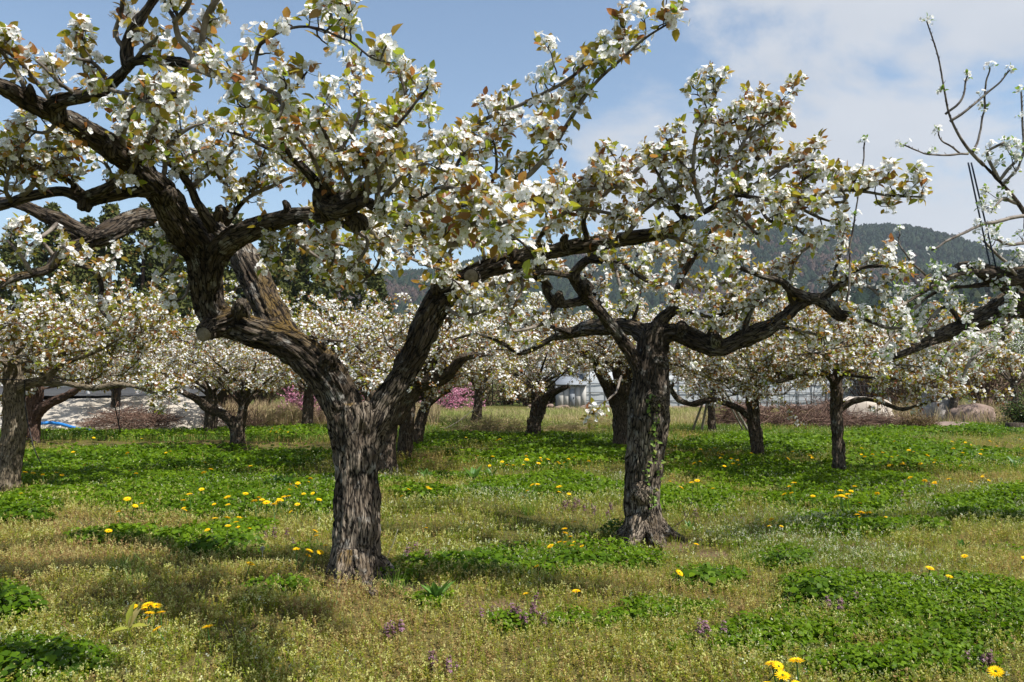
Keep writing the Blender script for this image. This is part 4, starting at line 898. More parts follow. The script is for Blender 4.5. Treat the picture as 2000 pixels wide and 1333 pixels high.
W(t1, (575, 690, 5.95, 53), (545, 640, 6.15, 59), (520, 590, 6.3, 59), (490, 530, 6.4, 55), (465, 480, 6.5, 48), (420, 445, 6.5, 41), (370, 425, 6.4, 37), (300, 424, 6.2, 37), (250, 432, 6.05, 39), (210, 455, 5.9, 40), (180, 463, 5.85, 37), (150, 450, 5.8, 34), (115, 432, 5.75, 32), (85, 420, 5.7, 27), (40, 400, 5.6, 20), (-20, 390, 5.5, 12), rmax=0.022)
W(t1, (185, 462, 5.85, 34), (150, 480, 5.8, 32), (125, 492, 5.75, 30), (108, 508, 5.7, 25), (95, 525, 5.65, 18), (60, 535, 5.6, 16), (25, 545, 5.5, 14), (0, 560, 5.45, 12), (-40, 590, 5.4, 7), thick=True, rmax=0.026)
W(t1, (290, 372, 4.9, 30), (235, 380, 4.85, 28), (180, 392, 4.8, 26), (165, 390, 4.78, 28), (130, 375, 4.75, 22), (85, 378, 4.7, 21), (40, 390, 4.65, 20), (0, 402, 4.6, 20), (-60, 415, 4.5, 16), thick=True, grow=False)
W(t1, (168, 386, 4.78, 27), (165, 400, 4.78, 28), (163, 412, 4.78, 21), thick=True, grow=False)
W(t1, (110, 225, 4.0, 39), (112, 200, 3.9, 32), (150, 190, 3.8, 27), (190, 183, 3.7, 25), (215, 165, 3.62, 24), (238, 145, 3.55, 24), (258, 122, 3.5, 22), (310, 118, 3.45, 20), (365, 124, 3.4, 18), (385, 135, 3.38, 13), thick=True, grow=False)
W(t1, (715, 880, 6, 42), (735, 825, 6, 53), (760, 775, 6, 51), (795, 715, 5.95, 50), (822, 665, 5.9, 53), (838, 620, 5.87, 51), (862, 580, 5.83, 46), (900, 550, 5.78, 42), (945, 528, 5.72, 38), (1000, 510, 5.65, 35), (1040, 498, 5.6, 33), (1090, 487, 5.5, 30), (1150, 478, 5.45, 29), (1220, 468, 5.35, 27), (1275, 458, 5.28, 26), (1310, 448, 5.22, 22), (1345, 430, 5.15, 14), (1380, 412, 5.1, 11), (1415, 392, 5.05, 10), grow=False)
W(t1, (925, 545, 5.75, 30), (922, 541, 5.6, 27), (920, 540, 5.52, 24), thick=True, grow=False)
for a, b, d, w in ((1290, 455, 5.22, 23), (1292, 432, 5.2, 20), (700, 430, 4.5, 39), (560, 405, 4.95, 18), (850, 560, 5.75, 23), (640, 700, 5.8, 36), (470, 600, 5.6, 36), (330, 380, 4.95, 30), (215, 290, 4.4, 27), (60, 178, 3.8, 21), (1105, 470, 5.45, 23), (430, 415, 5.25, 27), (655, 395, 4.45, 27)):
    W(t1, (a, b + 10, d, w), (a + rng.uniform(-4, 4), b, d - 0.04, w * 0.9), (a + rng.uniform(-6, 6), b - 12, d - 0.07, w * 0.55), thick=True, grow=False)
# secondary branches
B = lambda *p, **k: W(t1, *p, thick=False, **k)
B((635, 385, 4.5, 30), (612, 350, 4.45, 20), (590, 325, 4.4, 17), (565, 300, 4.35, 14), (548, 275, 4.3, 10))
B((665, 390, 4.5, 34), (700, 372, 4.5, 30), (745, 365, 4.45, 28), (790, 368, 4.4, 26), (820, 385, 4.35, 24), (850, 405, 4.3, 22), (885, 408, 4.25, 17), (905, 390, 4.2, 13), (940, 372, 4.15, 12), (990, 362, 4.1, 11), (1025, 348, 4.05, 11), (1050, 325, 4.0, 11), (1080, 290, 3.95, 10), (1110, 240, 3.9, 9), (1145, 185, 3.85, 8), (1175, 150, 3.8, 7), (1215, 115, 3.7, 6), (1260, 75, 3.6, 5), (1320, 38, 3.5, 4), spur=0.07)
B((745, 405, 4.15, 16), (775, 412, 4.1, 16), (795, 440, 4.05, 16), (815, 450, 4.0, 14), (850, 445, 3.9, 11), (900, 438, 3.6, 10), (960, 440, 3.2, 9), (1000, 430, 2.95, 7), spur=0.08, shoot=0.36, sl=(0.06, 0.18))
B((815, 448, 4.0, 13), (840, 458, 4.0, 14), (858, 475, 4.0, 12), (885, 478, 3.95, 12), (910, 468, 3.9, 9), (950, 470, 3.6, 6), spur=0.08, shoot=0.36, sl=(0.06, 0.18))
B((745, 402, 4.15, 12), (800, 403, 4.0, 11), (850, 415, 3.8, 9), (905, 432, 3.5, 7), (950, 448, 3.2, 6), spur=0.08, shoot=0.36, sl=(0.06, 0.18))
B((715, 395, 4.2, 12), (720, 365, 4.15, 11), (712, 335, 4.1, 9), (700, 300, 4.0, 6))
B((738, 400, 4.15, 13), (741, 360, 4.1, 11), (740, 330, 4.05, 8), (770, 300, 3.95, 6))
B((741, 345, 4.08, 8), (730, 310, 4.05, 8), (750, 270, 4.0, 7), (780, 240, 3.9, 6), (803, 215, 3.85, 6), (835, 175, 3.8, 4), spur=0.08, shoot=0.36, sl=(0.06, 0.18))
B((632, 370, 4.5, 14), (650, 320, 4.4, 11), (680, 270, 4.3, 9), (700, 220, 4.2, 7), (690, 185, 4.2, 5))
B((690, 385, 4.35, 12), (720, 320, 4.3, 10), (770, 270, 4.2, 9), (790, 200, 4.1, 7), (785, 145, 4.05, 5))
B((612, 350, 4.45, 11), (560, 310, 4.5, 9), (510, 285, 4.5, 8), (470, 262, 4.5, 6), (430, 250, 4.5, 5))
B((790, 368, 4.4, 11), (830, 310, 4.35, 9), (870, 262, 4.3, 8), (920, 245, 4.25, 8), (980, 220, 4.15, 8), (1040, 190, 4.05, 7), (1100, 160, 3.95, 7), (1160, 125, 3.85, 6), (1210, 95, 3.8, 4))
B((1080, 290, 3.95, 6), (1055, 270, 3.9, 5), (1040, 245, 3.85, 4), spur=0.08, shoot=0.36, sl=(0.06, 0.18)); B((960, 365, 4.12, 7), (970, 320, 4.1, 6), (965, 275, 4.05, 4)); B((850, 400, 4.3, 9), (880, 350, 4.2, 8), (900, 310, 4.1, 6), (930, 285, 4, 4))
B((640, 370, 4.45, 9), (600, 290, 4.2, 8), (560, 255, 4.0, 7), (520, 240, 3.9, 5)); B((690, 375, 4.3, 9), (660, 310, 4.0, 8), (640, 270, 3.8, 7), (620, 240, 3.7, 5)); B((745, 395, 4.15, 9), (790, 345, 3.9, 8), (830, 325, 3.7, 7), (870, 335, 3.5, 5), spur=0.08, shoot=0.36, sl=(0.06, 0.18)); B((800, 403, 4.0, 8), (850, 370, 3.7, 7), (910, 370, 3.4, 6), (970, 385, 3.2, 4), spur=0.08, shoot=0.36, sl=(0.06, 0.18))
B((905, 432, 3.5, 7), (960, 410, 3.3, 6), (1030, 395, 3.2, 5), (1100, 400, 3.2, 4), spur=0.08, shoot=0.36, sl=(0.06, 0.18)); B((960, 445, 3.2, 6), (1010, 465, 3.0, 5), (1040, 490, 3.0, 4), spur=0.08, shoot=0.36, sl=(0.06, 0.18))
B((160, 375, 4.78, 14), (130, 350, 4.7, 11), (90, 335, 4.6, 9), (40, 310, 4.5, 7), (0, 295, 4.4, 5)); B((165, 385, 4.78, 22), (200, 372, 4.7, 20), (235, 352, 4.65, 16), (250, 343, 4.6, 12), (275, 300, 4.5, 6)); B((85, 378, 4.7, 12), (60, 340, 4.6, 9), (20, 320, 4.5, 7), (-30, 300, 4.4, 5))
B((40, 390, 4.65, 12), (70, 350, 4.6, 9), (110, 315, 4.55, 7), (150, 300, 4.5, 5)); B((20, 395, 4.6, 10), (10, 360, 4.5, 8), (40, 290, 4.4, 6), (50, 260, 4.4, 4)); B((235, 375, 4.8, 10), (210, 330, 4.7, 8), (180, 305, 4.6, 6), (150, 275, 4.6, 4))
B((250, 130, 3.52, 27), (248, 95, 3.5, 23), (258, 65, 3.48, 21), (275, 35, 3.45, 20), (300, 0, 3.4, 18), (330, -40, 3.35, 14), rmax=0.014, spur=0.08, shoot=0.36, sl=(0.06, 0.18))
B((243, 105, 3.5, 12), (228, 70, 3.5, 9), (237, 20, 3.45, 9), (242, -30, 3.4, 8), spur=0.08, shoot=0.36, sl=(0.06, 0.18)); B((385, 130, 3.4, 15), (378, 108, 3.4, 13), (352, 80, 3.35, 12), (342, 40, 3.3, 10), (325, 15, 3.3, 8), (310, -20, 3.2, 6), spur=0.08, shoot=0.36, sl=(0.06, 0.18)); B((345, 45, 3.3, 8), (370, 10, 3.25, 10), (380, -20, 3.2, 9), spur=0.08, shoot=0.36, sl=(0.06, 0.18))
B((388, 128, 3.4, 12), (394, 80, 3.38, 12), (403, 40, 3.35, 13), (423, 0, 3.3, 13), (440, -40, 3.3, 12), spur=0.08, shoot=0.36, sl=(0.06, 0.18))
B((380, 132, 3.38, 15), (410, 148, 3.3, 13), (450, 152, 3.25, 12), (490, 158, 3.2, 11), (520, 175, 3.15, 9), (545, 190, 3.1, 9), (552, 205, 3.1, 9), (540, 235, 3.1, 7), spur=0.08, shoot=0.36, sl=(0.06, 0.18))
B((495, 155, 3.2, 10), (497, 125, 3.2, 9), (505, 90, 3.18, 8), (520, 75, 3.15, 7), (560, 58, 3.1, 6), (600, 54, 3.1, 5), (640, 62, 3.05, 5), (670, 75, 3, 4), (720, 105, 2.95, 4), (770, 125, 2.9, 3), spur=0.08, shoot=0.36, sl=(0.06, 0.18)); B((455, 152, 3.25, 8), (470, 175, 3.2, 6), (500, 200, 3.2, 5), (530, 215, 3.15, 4), spur=0.08, shoot=0.36, sl=(0.06, 0.18)); B((640, 62, 3.05, 5), (660, 40, 3.0, 4), (690, 20, 2.95, 3), spur=0.08, shoot=0.36, sl=(0.06, 0.18)); B((550, 200, 3.1, 6), (580, 165, 3.1, 5), (600, 140, 3.1, 4), spur=0.08, shoot=0.36, sl=(0.06, 0.18))
B((190, 185, 3.7, 12), (170, 150, 3.6, 9), (165, 100, 3.5, 7), (150, 60, 3.45, 5), spur=0.08, shoot=0.36, sl=(0.06, 0.18)); B((215, 165, 3.6, 10), (190, 130, 3.5, 8), (150, 120, 3.4, 5), spur=0.08, shoot=0.36, sl=(0.06, 0.18)); B((258, 122, 3.5, 10), (290, 90, 3.4, 8), (310, 70, 3.35, 5), spur=0.08, shoot=0.36, sl=(0.06, 0.18)); B((110, 200, 3.9, 12), (60, 150, 3.8, 9), (30, 110, 3.7, 7), (0, 90, 3.65, 5), spur=0.08, shoot=0.36, sl=(0.06, 0.18)); B((150, 190, 3.8, 9), (110, 160, 3.7, 7), (70, 120, 3.65, 5), spur=0.08, shoot=0.36, sl=(0.06, 0.18)); B((60, 190, 3.8, 10), (20, 130, 3.7, 8), (-10, 90, 3.6, 5), spur=0.08, shoot=0.36, sl=(0.06, 0.18))
B((235, 290, 4.5, 14), (250, 230, 4.3, 10), (290, 200, 4.1, 8), (340, 195, 3.9, 5)); B((275, 330, 4.7, 14), (290, 270, 4.5, 10), (320, 220, 4.3, 8), (345, 180, 4.1, 5)); B((210, 170, 3.6, 9), (260, 190, 3.4, 7), (310, 200, 3.2, 5), spur=0.08, shoot=0.36, sl=(0.06, 0.18)); B((300, 205, 3.6, 7), (330, 185, 3.4, 6), (360, 175, 3.3, 4), spur=0.08, shoot=0.36, sl=(0.06, 0.18)); B((180, 262, 4.3, 10), (140, 290, 4.2, 8), (90, 290, 4.1, 5)); B((120, 228, 4.05, 9), (90, 260, 4.0, 7), (50, 250, 3.9, 5))
B((420, 450, 5.3, 24), (390, 405, 5.2, 19), (372, 365, 5.1, 16), (350, 335, 5.05, 14), (325, 315, 5.0, 12), (300, 300, 4.95, 9), (280, 260, 4.9, 6)); B((440, 440, 5.3, 14), (470, 400, 5.25, 9), (495, 380, 5.2, 8), (530, 365, 5.1, 8), (560, 350, 5.0, 7), (600, 335, 4.9, 6)); B((350, 335, 5.05, 9), (370, 300, 5, 7), (400, 290, 5, 5)); B((372, 365, 5.1, 8), (410, 340, 5.1, 7), (440, 310, 5.05, 6), (460, 280, 5, 4)); B((470, 400, 5.25, 8), (440, 360, 5.2, 6), (420, 330, 5.1, 5)); B((495, 380, 5.2, 7), (500, 340, 5.1, 6), (520, 320, 5.1, 4)); B((310, 370, 5.0, 12), (330, 290, 4.9, 9), (370, 250, 4.8, 7), (400, 240, 4.8, 4))
B((375, 500, 5.4, 10), (345, 486, 5.35, 8), (320, 478, 5.3, 6), (290, 488, 5.3, 4), spur=0.11, shoot=0.34, sl=(0.06, 0.2)); B((345, 497, 5.35, 7), (335, 520, 5.3, 6), (310, 540, 5.3, 4), spur=0.11, shoot=0.34, sl=(0.06, 0.2)); B((115, 508, 5.7, 18), (150, 515, 5.6, 13), (185, 532, 5.5, 11), (198, 560, 5.5, 10), (195, 600, 5.5, 8), (210, 622, 5.5, 5), spur=0.11, shoot=0.34, sl=(0.06, 0.2)); B((190, 545, 5.5, 7), (210, 520, 5.4, 5), (230, 500, 5.4, 4), spur=0.11, shoot=0.34, sl=(0.06, 0.2)); B((372, 540, 5.5, 7), (360, 575, 5.45, 6), (335, 590, 5.4, 4), spur=0.11, shoot=0.34, sl=(0.06, 0.2))
B((60, 535, 5.6, 9), (40, 500, 5.5, 7), (10, 470, 5.5, 5), spur=0.11, shoot=0.34, sl=(0.06, 0.2)); B((108, 505, 5.7, 9), (80, 470, 5.6, 7), (50, 450, 5.5, 5), spur=0.11, shoot=0.34, sl=(0.06, 0.2)); B((115, 430, 5.75, 9), (90, 460, 5.6, 7), (60, 480, 5.5, 5), spur=0.11, shoot=0.34, sl=(0.06, 0.2)); B((95, 522, 5.6, 8), (120, 480, 5.5, 6), (140, 500, 5.4, 4), spur=0.11, shoot=0.34, sl=(0.06, 0.2)); B((500, 445, 5.15, 9), (520, 470, 5.1, 8), (545, 500, 5.1, 6), (560, 530, 5.1, 4)); B((600, 430, 4.8, 8), (620, 460, 4.8, 7), (655, 500, 4.7, 5), (640, 530, 4.7, 4)); B((660, 440, 4.6, 8), (720, 470, 4.6, 7), (690, 520, 4.6, 6), (660, 560, 4.6, 4))
B((1415, 392, 5.05, 13), (1440, 382, 5.0, 11), (1480, 388, 4.95, 10), (1530, 393, 4.9, 9), (1570, 395, 4.85, 8), (1600, 382, 4.8, 8), (1645, 372, 4.75, 7), (1690, 375, 4.7, 6), (1740, 383, 4.65, 5), (1800, 385, 4.6, 4))
B((1000, 505, 5.6, 16), (990, 450, 5.4, 12), (1020, 400, 5.2, 10), (1080, 380, 5.0, 9), (1150, 370, 4.9, 8), (1220, 365, 4.8, 6)); B((1150, 475, 5.45, 14), (1140, 430, 5.3, 10), (1170, 390, 5.15, 8), (1220, 350, 5.0, 7), (1260, 320, 4.9, 5)); B((1040, 495, 5.55, 12), (1070, 440, 5.3, 9), (1120, 410, 5.1, 8), (1180, 415, 5.0, 7), (1240, 430, 4.9, 5)); B((1220, 462, 5.3, 11), (1250, 420, 5.2, 9), (1290, 390, 5.1, 7), (1330, 360, 5, 5))
B((1125, 400, 5.1, 8), (1130, 358, 5.0, 7), (1165, 350, 4.95, 7), (1215, 366, 4.9, 6), (1230, 375, 4.85, 4)); B((1340, 432, 5.15, 14), (1322, 408, 5.12, 13), (1310, 385, 5.05, 8), (1290, 350, 5, 6), (1260, 290, 4.95, 4)); B((1275, 455, 5.2, 10), (1330, 470, 5.1, 8), (1370, 480, 5.0, 6), (1420, 500, 4.9, 4))
B((1370, 412, 5.1, 11), (1356, 341, 5.0, 8), (1362, 262, 4.9, 7), (1380, 228, 4.88, 6), (1400, 180, 4.85, 5), (1410, 150, 4.8, 4), spur=0.065); B((1425, 388, 5.05, 10), (1432, 362, 5.0, 9), (1436, 310, 4.95, 8), (1450, 287, 4.9, 7), (1460, 265, 4.9, 6), (1480, 252, 4.9, 5), (1510, 236, 4.85, 4), spur=0.065); B((1460, 268, 4.9, 5), (1463, 240, 4.9, 4), (1455, 200, 4.85, 3)); B((1440, 382, 5, 10), (1462, 345, 4.95, 8), (1480, 312, 4.9, 6), (1510, 290, 4.9, 4)); B((1395, 395, 5.05, 5), (1397, 330, 5, 4), (1410, 275, 4.95, 4), (1420, 235, 4.9, 3)); B((1380, 240, 4.88, 5), (1430, 242, 4.85, 4), (1475, 225, 4.8, 3), (1520, 212, 4.8, 3))
B((1450, 380, 5, 9), (1500, 345, 4.95, 8), (1550, 318, 4.9, 6), (1600, 315, 4.85, 4)); B((1530, 393, 4.9, 8), (1560, 360, 4.85, 6), (1590, 340, 4.8, 4)); B((1356, 345, 5.0, 6), (1330, 320, 4.95, 5), (1300, 270, 4.9, 4)); B((1480, 388, 4.95, 9), (1500, 430, 4.9, 7), (1540, 440, 4.85, 6), (1580, 460, 4.8, 4)); B((1530, 393, 4.9, 8), (1590, 420, 4.85, 6), (1640, 440, 4.8, 4)); B((1400, 400, 5.05, 9), (1440, 420, 5, 7), (1480, 455, 4.95, 5)); B((1640, 372, 4.75, 5), (1650, 390, 4.7, 5), (1620, 395, 4.7, 4)); B((1690, 375, 4.7, 5), (1728, 350, 4.65, 4), (1735, 330, 4.6, 3))
for br in [((700, 430, 4.6, 9), (740, 470, 4.8, 8), (790, 500, 5.0, 7), (840, 520, 5.1, 5)), ((745, 475, 4.8, 7), (735, 520, 4.9, 6), (700, 560, 5.0, 4)), ((880, 562, 5.8, 10), (850, 505, 5.7, 8), (800, 470, 5.6, 7), (755, 480, 5.5, 5)), ((900, 548, 5.78, 10), (880, 500, 5.7, 8), (905, 450, 5.6, 6)), ((950, 525, 5.72, 9), (935, 470, 5.6, 7), (880, 440, 5.5, 5)), ((850, 590, 5.83, 9), (900, 615, 5.7, 7), (950, 605, 5.6, 5)),
           ((540, 435, 5.1, 9), (580, 475, 5.2, 8), (625, 505, 5.3, 6), (650, 545, 5.3, 4)), ((590, 425, 4.9, 8), (640, 470, 5.0, 7), (700, 490, 5.1, 5)), ((800, 468, 5.6, 7), (780, 430, 5.6, 6), (740, 440, 5.6, 4)), ((1000, 507, 5.65, 9), (1020, 560, 5.6, 7), (1000, 600, 5.5, 5)), ((840, 520, 5.1, 5), (880, 540, 5.0, 4), (920, 580, 4.9, 3))]:
    B(*br)
def moss1(V):
    return np.where((V[:, 2] < 2.35) & (V[:, 0] < -1.15), 1.0, 0.22)
t1.build('pear_tree', T1B, 'largest old pear tree, left of centre, its furrowed trunk forking into two thick arching limbs', 'orchard pear trees', 0.0085, True, 'bark', moss=moss1, nf=10, nl=7, lsize=0.058, leafshift=-0.03,
         cut=[(P(920, 540, 5.505), P(920, 540, 0.1) - P(920, 540, 1) + np.array([0.12, 0, 0]), 0.048), (P(397, 654, 5.505), P(420, 640, 5.0) - P(420, 640, 6) + np.array([-0.5, 0, -.1]), 0.05)], amp=1.15)

# ------------------------------------------------------------------ second pear tree
t2 = Tree()
W(t2, (1256, 1078, 7.5, 100), (1256, 1060, 7.5, 92), (1255, 1032, 7.5, 74), (1254, 960, 7.5, 66), (1262, 880, 7.5, 74), (1268, 800, 7.5, 80), (1272, 720, 7.5, 66), (1278, 660, 7.5, 58), (1280, 635, 7.5, 44), grow=False)
for a, b, dd in ((1205, 1052, .1), (1235, 1066, -.3), (1285, 1066, -.3), (1318, 1050, .1)):
    W(t2, (1256, 995, 7.5, 34), ((1256 * 1.2 + a) / 2.2, 1030, 7.5 + dd * .5, 38), (a * .8 + 1256 * .2, b - 10, 7.5 + dd * .8, 22), (a + (a - 1256) * .3, b + 4, 7.5 + dd * 1.4, 8), grow=False, thick=True)
W(t2, (1266, 800, 7.5, 30), (1248, 725, 7.45, 26), (1215, 665, 7.4, 24), (1180, 620, 7.3, 23), (1150, 585, 7.2, 23), (1128, 555, 7.1, 24), (1116, 538, 7.05, 19), grow=False)
W(t2, (1145, 585, 7.2, 22), (1115, 592, 7.15, 19), (1085, 592, 7.1, 17), (1070, 575, 7.05, 16), (1063, 555, 7.0, 13), thick=True, grow=False)
W(t2, (1280, 670, 7.5, 34), (1310, 650, 7.45, 38), (1345, 658, 7.4, 39), (1380, 675, 7.3, 38), (1410, 680, 7.25, 34), (1450, 662, 7.2, 34), (1490, 645, 7.1, 32), (1525, 625, 7.05, 27), (1555, 600, 7.0, 24), (1580, 585, 6.95, 21), (1610, 590, 6.9, 23), (1635, 615, 6.9, 23), (1650, 625, 6.9, 13), grow=False)
W(t2, (1275, 660, 7.6, 40), (1230, 640, 7.8, 34), (1190, 640, 8.0, 32), (1150, 640, 8.2, 29), (1120, 650, 8.3, 22), (1080, 660, 8.4, 13), grow=False)
for a, b, d, w in ((1145, 560, 7.1, 31), (1090, 580, 7.1, 23), (1330, 640, 7.4, 31), (1400, 660, 7.2, 25), (1290, 700, 7.45, 36), (1252, 960, 7.4, 41), (1280, 780, 7.4, 45)):
    W(t2, (a, b + 8, d, w), (a + rng.uniform(-5, 5), b, d - 0.05, w * 0.9), (a + rng.uniform(-6, 6), b - 10, d - 0.09, w * 0.5), thick=True, grow=False)
B = lambda *p, **k: W(t2, *p, thick=False, **k)
B((1275, 650, 7.5, 26), (1295, 622, 7.45, 24), (1312, 605, 7.4, 20), (1320, 575, 7.35, 14), (1330, 545, 7.3, 12), (1350, 510, 7.25, 11), (1372, 480, 7.2, 9), (1390, 450, 7.15, 7), (1400, 420, 7.1, 5)); B((1315, 608, 7.4, 14), (1350, 610, 7.3, 10), (1390, 620, 7.2, 8), (1440, 605, 7.1, 7), (1500, 590, 7.0, 5)); B((1075, 565, 7.05, 14), (1055, 545, 6.95, 12), (1000, 545, 6.8, 9), (950, 560, 6.7, 6))
B((1120, 545, 7.05, 24), (1125, 528, 7.0, 19), (1140, 512, 6.95, 17), (1160, 500, 6.9, 14), (1178, 490, 6.85, 9)); B((1150, 506, 6.9, 15), (1200, 513, 6.8, 13), (1230, 525, 6.75, 12), (1262, 548, 6.7, 10), (1290, 555, 6.65, 8), (1315, 575, 6.6, 6)); B((1112, 538, 7, 13), (1070, 532, 6.9, 12), (1040, 535, 6.85, 12), (1010, 548, 6.8, 10), (970, 550, 6.7, 7), (930, 560, 6.6, 5))
B((1580, 585, 6.95, 22), (1545, 568, 6.9, 18), (1525, 550, 6.85, 16), (1490, 540, 6.8, 12), (1440, 522, 6.75, 9), (1400, 505, 6.7, 6)); B((1600, 585, 6.9, 15), (1640, 555, 6.8, 11), (1680, 525, 6.7, 9), (1740, 520, 6.6, 6), (1760, 530, 6.5, 4)); B((1635, 610, 6.9, 14), (1680, 620, 6.8, 10), (1730, 640, 6.7, 7), (1770, 640, 6.6, 5)); B((1615, 585, 6.9, 12), (1640, 500, 6.8, 8), (1650, 450, 6.7, 5)); B((1550, 600, 7, 12), (1540, 560, 6.9, 8), (1560, 500, 6.8, 6), (1600, 470, 6.7, 5))
B((1450, 655, 7.15, 12), (1470, 600, 7.1, 9), (1500, 560, 7.0, 7), (1520, 520, 6.9, 5)); B((1380, 665, 7.3, 11), (1400, 620, 7.2, 8), (1430, 580, 7.1, 6), (1450, 560, 7.1, 4)); B((1490, 640, 7.1, 10), (1530, 640, 7.0, 8), (1580, 650, 6.9, 6), (1610, 660, 6.8, 4)); B((1330, 545, 7.3, 8), (1370, 560, 7.2, 7), (1420, 550, 7.1, 5)); B((1345, 515, 7.25, 7), (1310, 500, 7.2, 6), (1270, 490, 7.1, 5), (1240, 500, 7.1, 4)); B((1200, 513, 6.8, 7), (1210, 560, 6.7, 6), (1230, 590, 6.7, 4)); B((1160, 500, 6.9, 7), (1190, 460, 6.8, 6), (1200, 440, 6.8, 4))
B((1070, 560, 7.05, 10), (1030, 500, 6.9, 8), (990, 480, 6.8, 6)); B((1085, 590, 7.1, 12), (1075, 620, 7.1, 10), (1040, 640, 7.0, 7), (990, 650, 6.9, 5)); B((1120, 650, 8.3, 14), (1080, 640, 8.2, 10), (1030, 620, 8.1, 8), (980, 610, 8.0, 5)); B((1080, 660, 8.4, 12), (1020, 690, 8.5, 9), (980, 670, 8.5, 7), (930, 650, 8.5, 5)); B((1000, 545, 6.8, 7), (970, 600, 6.7, 6), (940, 620, 6.7, 4)); B((1190, 640, 8.0, 12), (1180, 600, 8.1, 9), (1150, 560, 8.2, 7), (1140, 530, 8.2, 5)); B((1390, 450, 7.15, 6), (1430, 440, 7.1, 5), (1470, 450, 7, 4)); B((1440, 522, 6.75, 7), (1430, 480, 6.7, 5), (1440, 450, 6.7, 4)); B((1640, 555, 6.8, 8), (1690, 560, 6.7, 6), (1720, 580, 6.6, 4)); B((1230, 640, 7.8, 9), (1245, 600, 7.7, 7), (1240, 560, 7.6, 5), (1265, 520, 7.6, 4))
q_ = W(t2, (1215, 735, 7.2, 5), (1200, 770, 6.9, 4), (1178, 790, 6.7, 3), (1160, 806, 6.6, 3), thick=False, grow=False)
for a, b in ((1157, 812), (1146, 806), (1170, 812), (1160, 796), (1152, 822), (1176, 800)): t2.cl(P(a, b, 6.58 + rng.uniform(-.05, .05))[None], np.array([[rng.normal() * .5, -0.4, -0.2]]))
t2.build('pear_tree', P(1256, 1050, 7.5), 'old pear tree right of centre with fresh green shoots growing up its thick furrowed trunk', 'orchard pear trees', 0.0095, True, 'bark', moss=0.3, nf=10, nl=7, lsize=0.056, leafshift=-0.04, amp=1.1)
sv = MB()   # shoots growing up the trunk
q = []
for k in range(9):
    a = rng.uniform(1262, 1288); b = rng.uniform(790, 1010); p = P(a, b, 7.5 - 0.19); q.append(np.array([p, p + [0.01, -0.02, 0.07], p + [0.0, -0.045, 0.15], p + [0.02, -0.05, 0.24]]))
q = np.array(q) + rng.normal(size=(9, 4, 3)) * 0.008; btubes(sv, q, np.full(9, .004), np.full(9, .002), 4, 1)
b, tt, ix = along(q, 9, 0.2, 1.0); put(sv, LEAF_V, LEAF_F, b, unit(np.array([0, -0.4, 0.7]) + rng.normal(size=b.shape) * 0.4), 0.055 * rng.uniform(.5, 1.2, len(b)), unit(rng.normal(size=b.shape) + [0, -0.3, 0.4]), None, 0, rng.random(len(b)))
sv.thing('climbing_shoots', [M['leaf_green'], M['twig']], 'fresh green leafy shoots growing up the second trunk', 'vine')

# ------------------------------------------------------------------ pear tree at the right edge, half out of the frame
t13 = Tree()
W(t13, (2330, 1090, 8, 90), (2325, 950, 8, 80), (2300, 800, 8, 78), (2230, 700, 8, 66), (2120, 640, 7.9, 54), (2010, 600, 7.8, 46), (1975, 590, 7.75, 44), (1930, 615, 7.7, 38), (1880, 640, 7.65, 34), (1830, 660, 7.6, 24), (1790, 680, 7.5, 16), (1740, 700, 7.4, 10), rmax=0.024)
W(t13, (2180, 670, 8, 50), (2080, 560, 7.6, 44), (2010, 540, 7.5, 40), (1960, 540, 7.45, 34), (1910, 528, 7.4, 30), (1880, 525, 7.4, 26), (1860, 530, 7.4, 14), thick=True, rmax=0.02)
shoot_ = W(t13, (2150, 640, 7.7, 36), (2020, 480, 7.3, 13), (2000, 415, 7.2, 10), (1950, 352, 7.1, 8), (1890, 290, 7.0, 6), (1857, 232, 6.95, 4.2), (1845, 180, 6.9, 3.6), (1832, 110, 6.85, 3), (1810, 42, 6.8, 2.4), thick=False, grow=False)
B = lambda *p, **k: W(t13, *p, thick=False, **k)
def buds(p, tg):
    k = np.arange(2, len(p) - 1); a_, b_ = p[k], tg[k]; D = unit(unit(np.cross(b_, runit(len(k)))) * 0.6 + b_ + np.array([0, 0, 0.3]))
    q = mkpaths(a_, D, rng.uniform(0.018, 0.04, len(k)), 3, 0.1, 0.1); t13.tw.append((q, np.full(len(k), 0.0035), np.full(len(k), 0.0015)))
buds(shoot_[len(shoot_) // 2:, :3], unit(np.gradient(shoot_[:, :3], axis=0))[len(shoot_) // 2:])
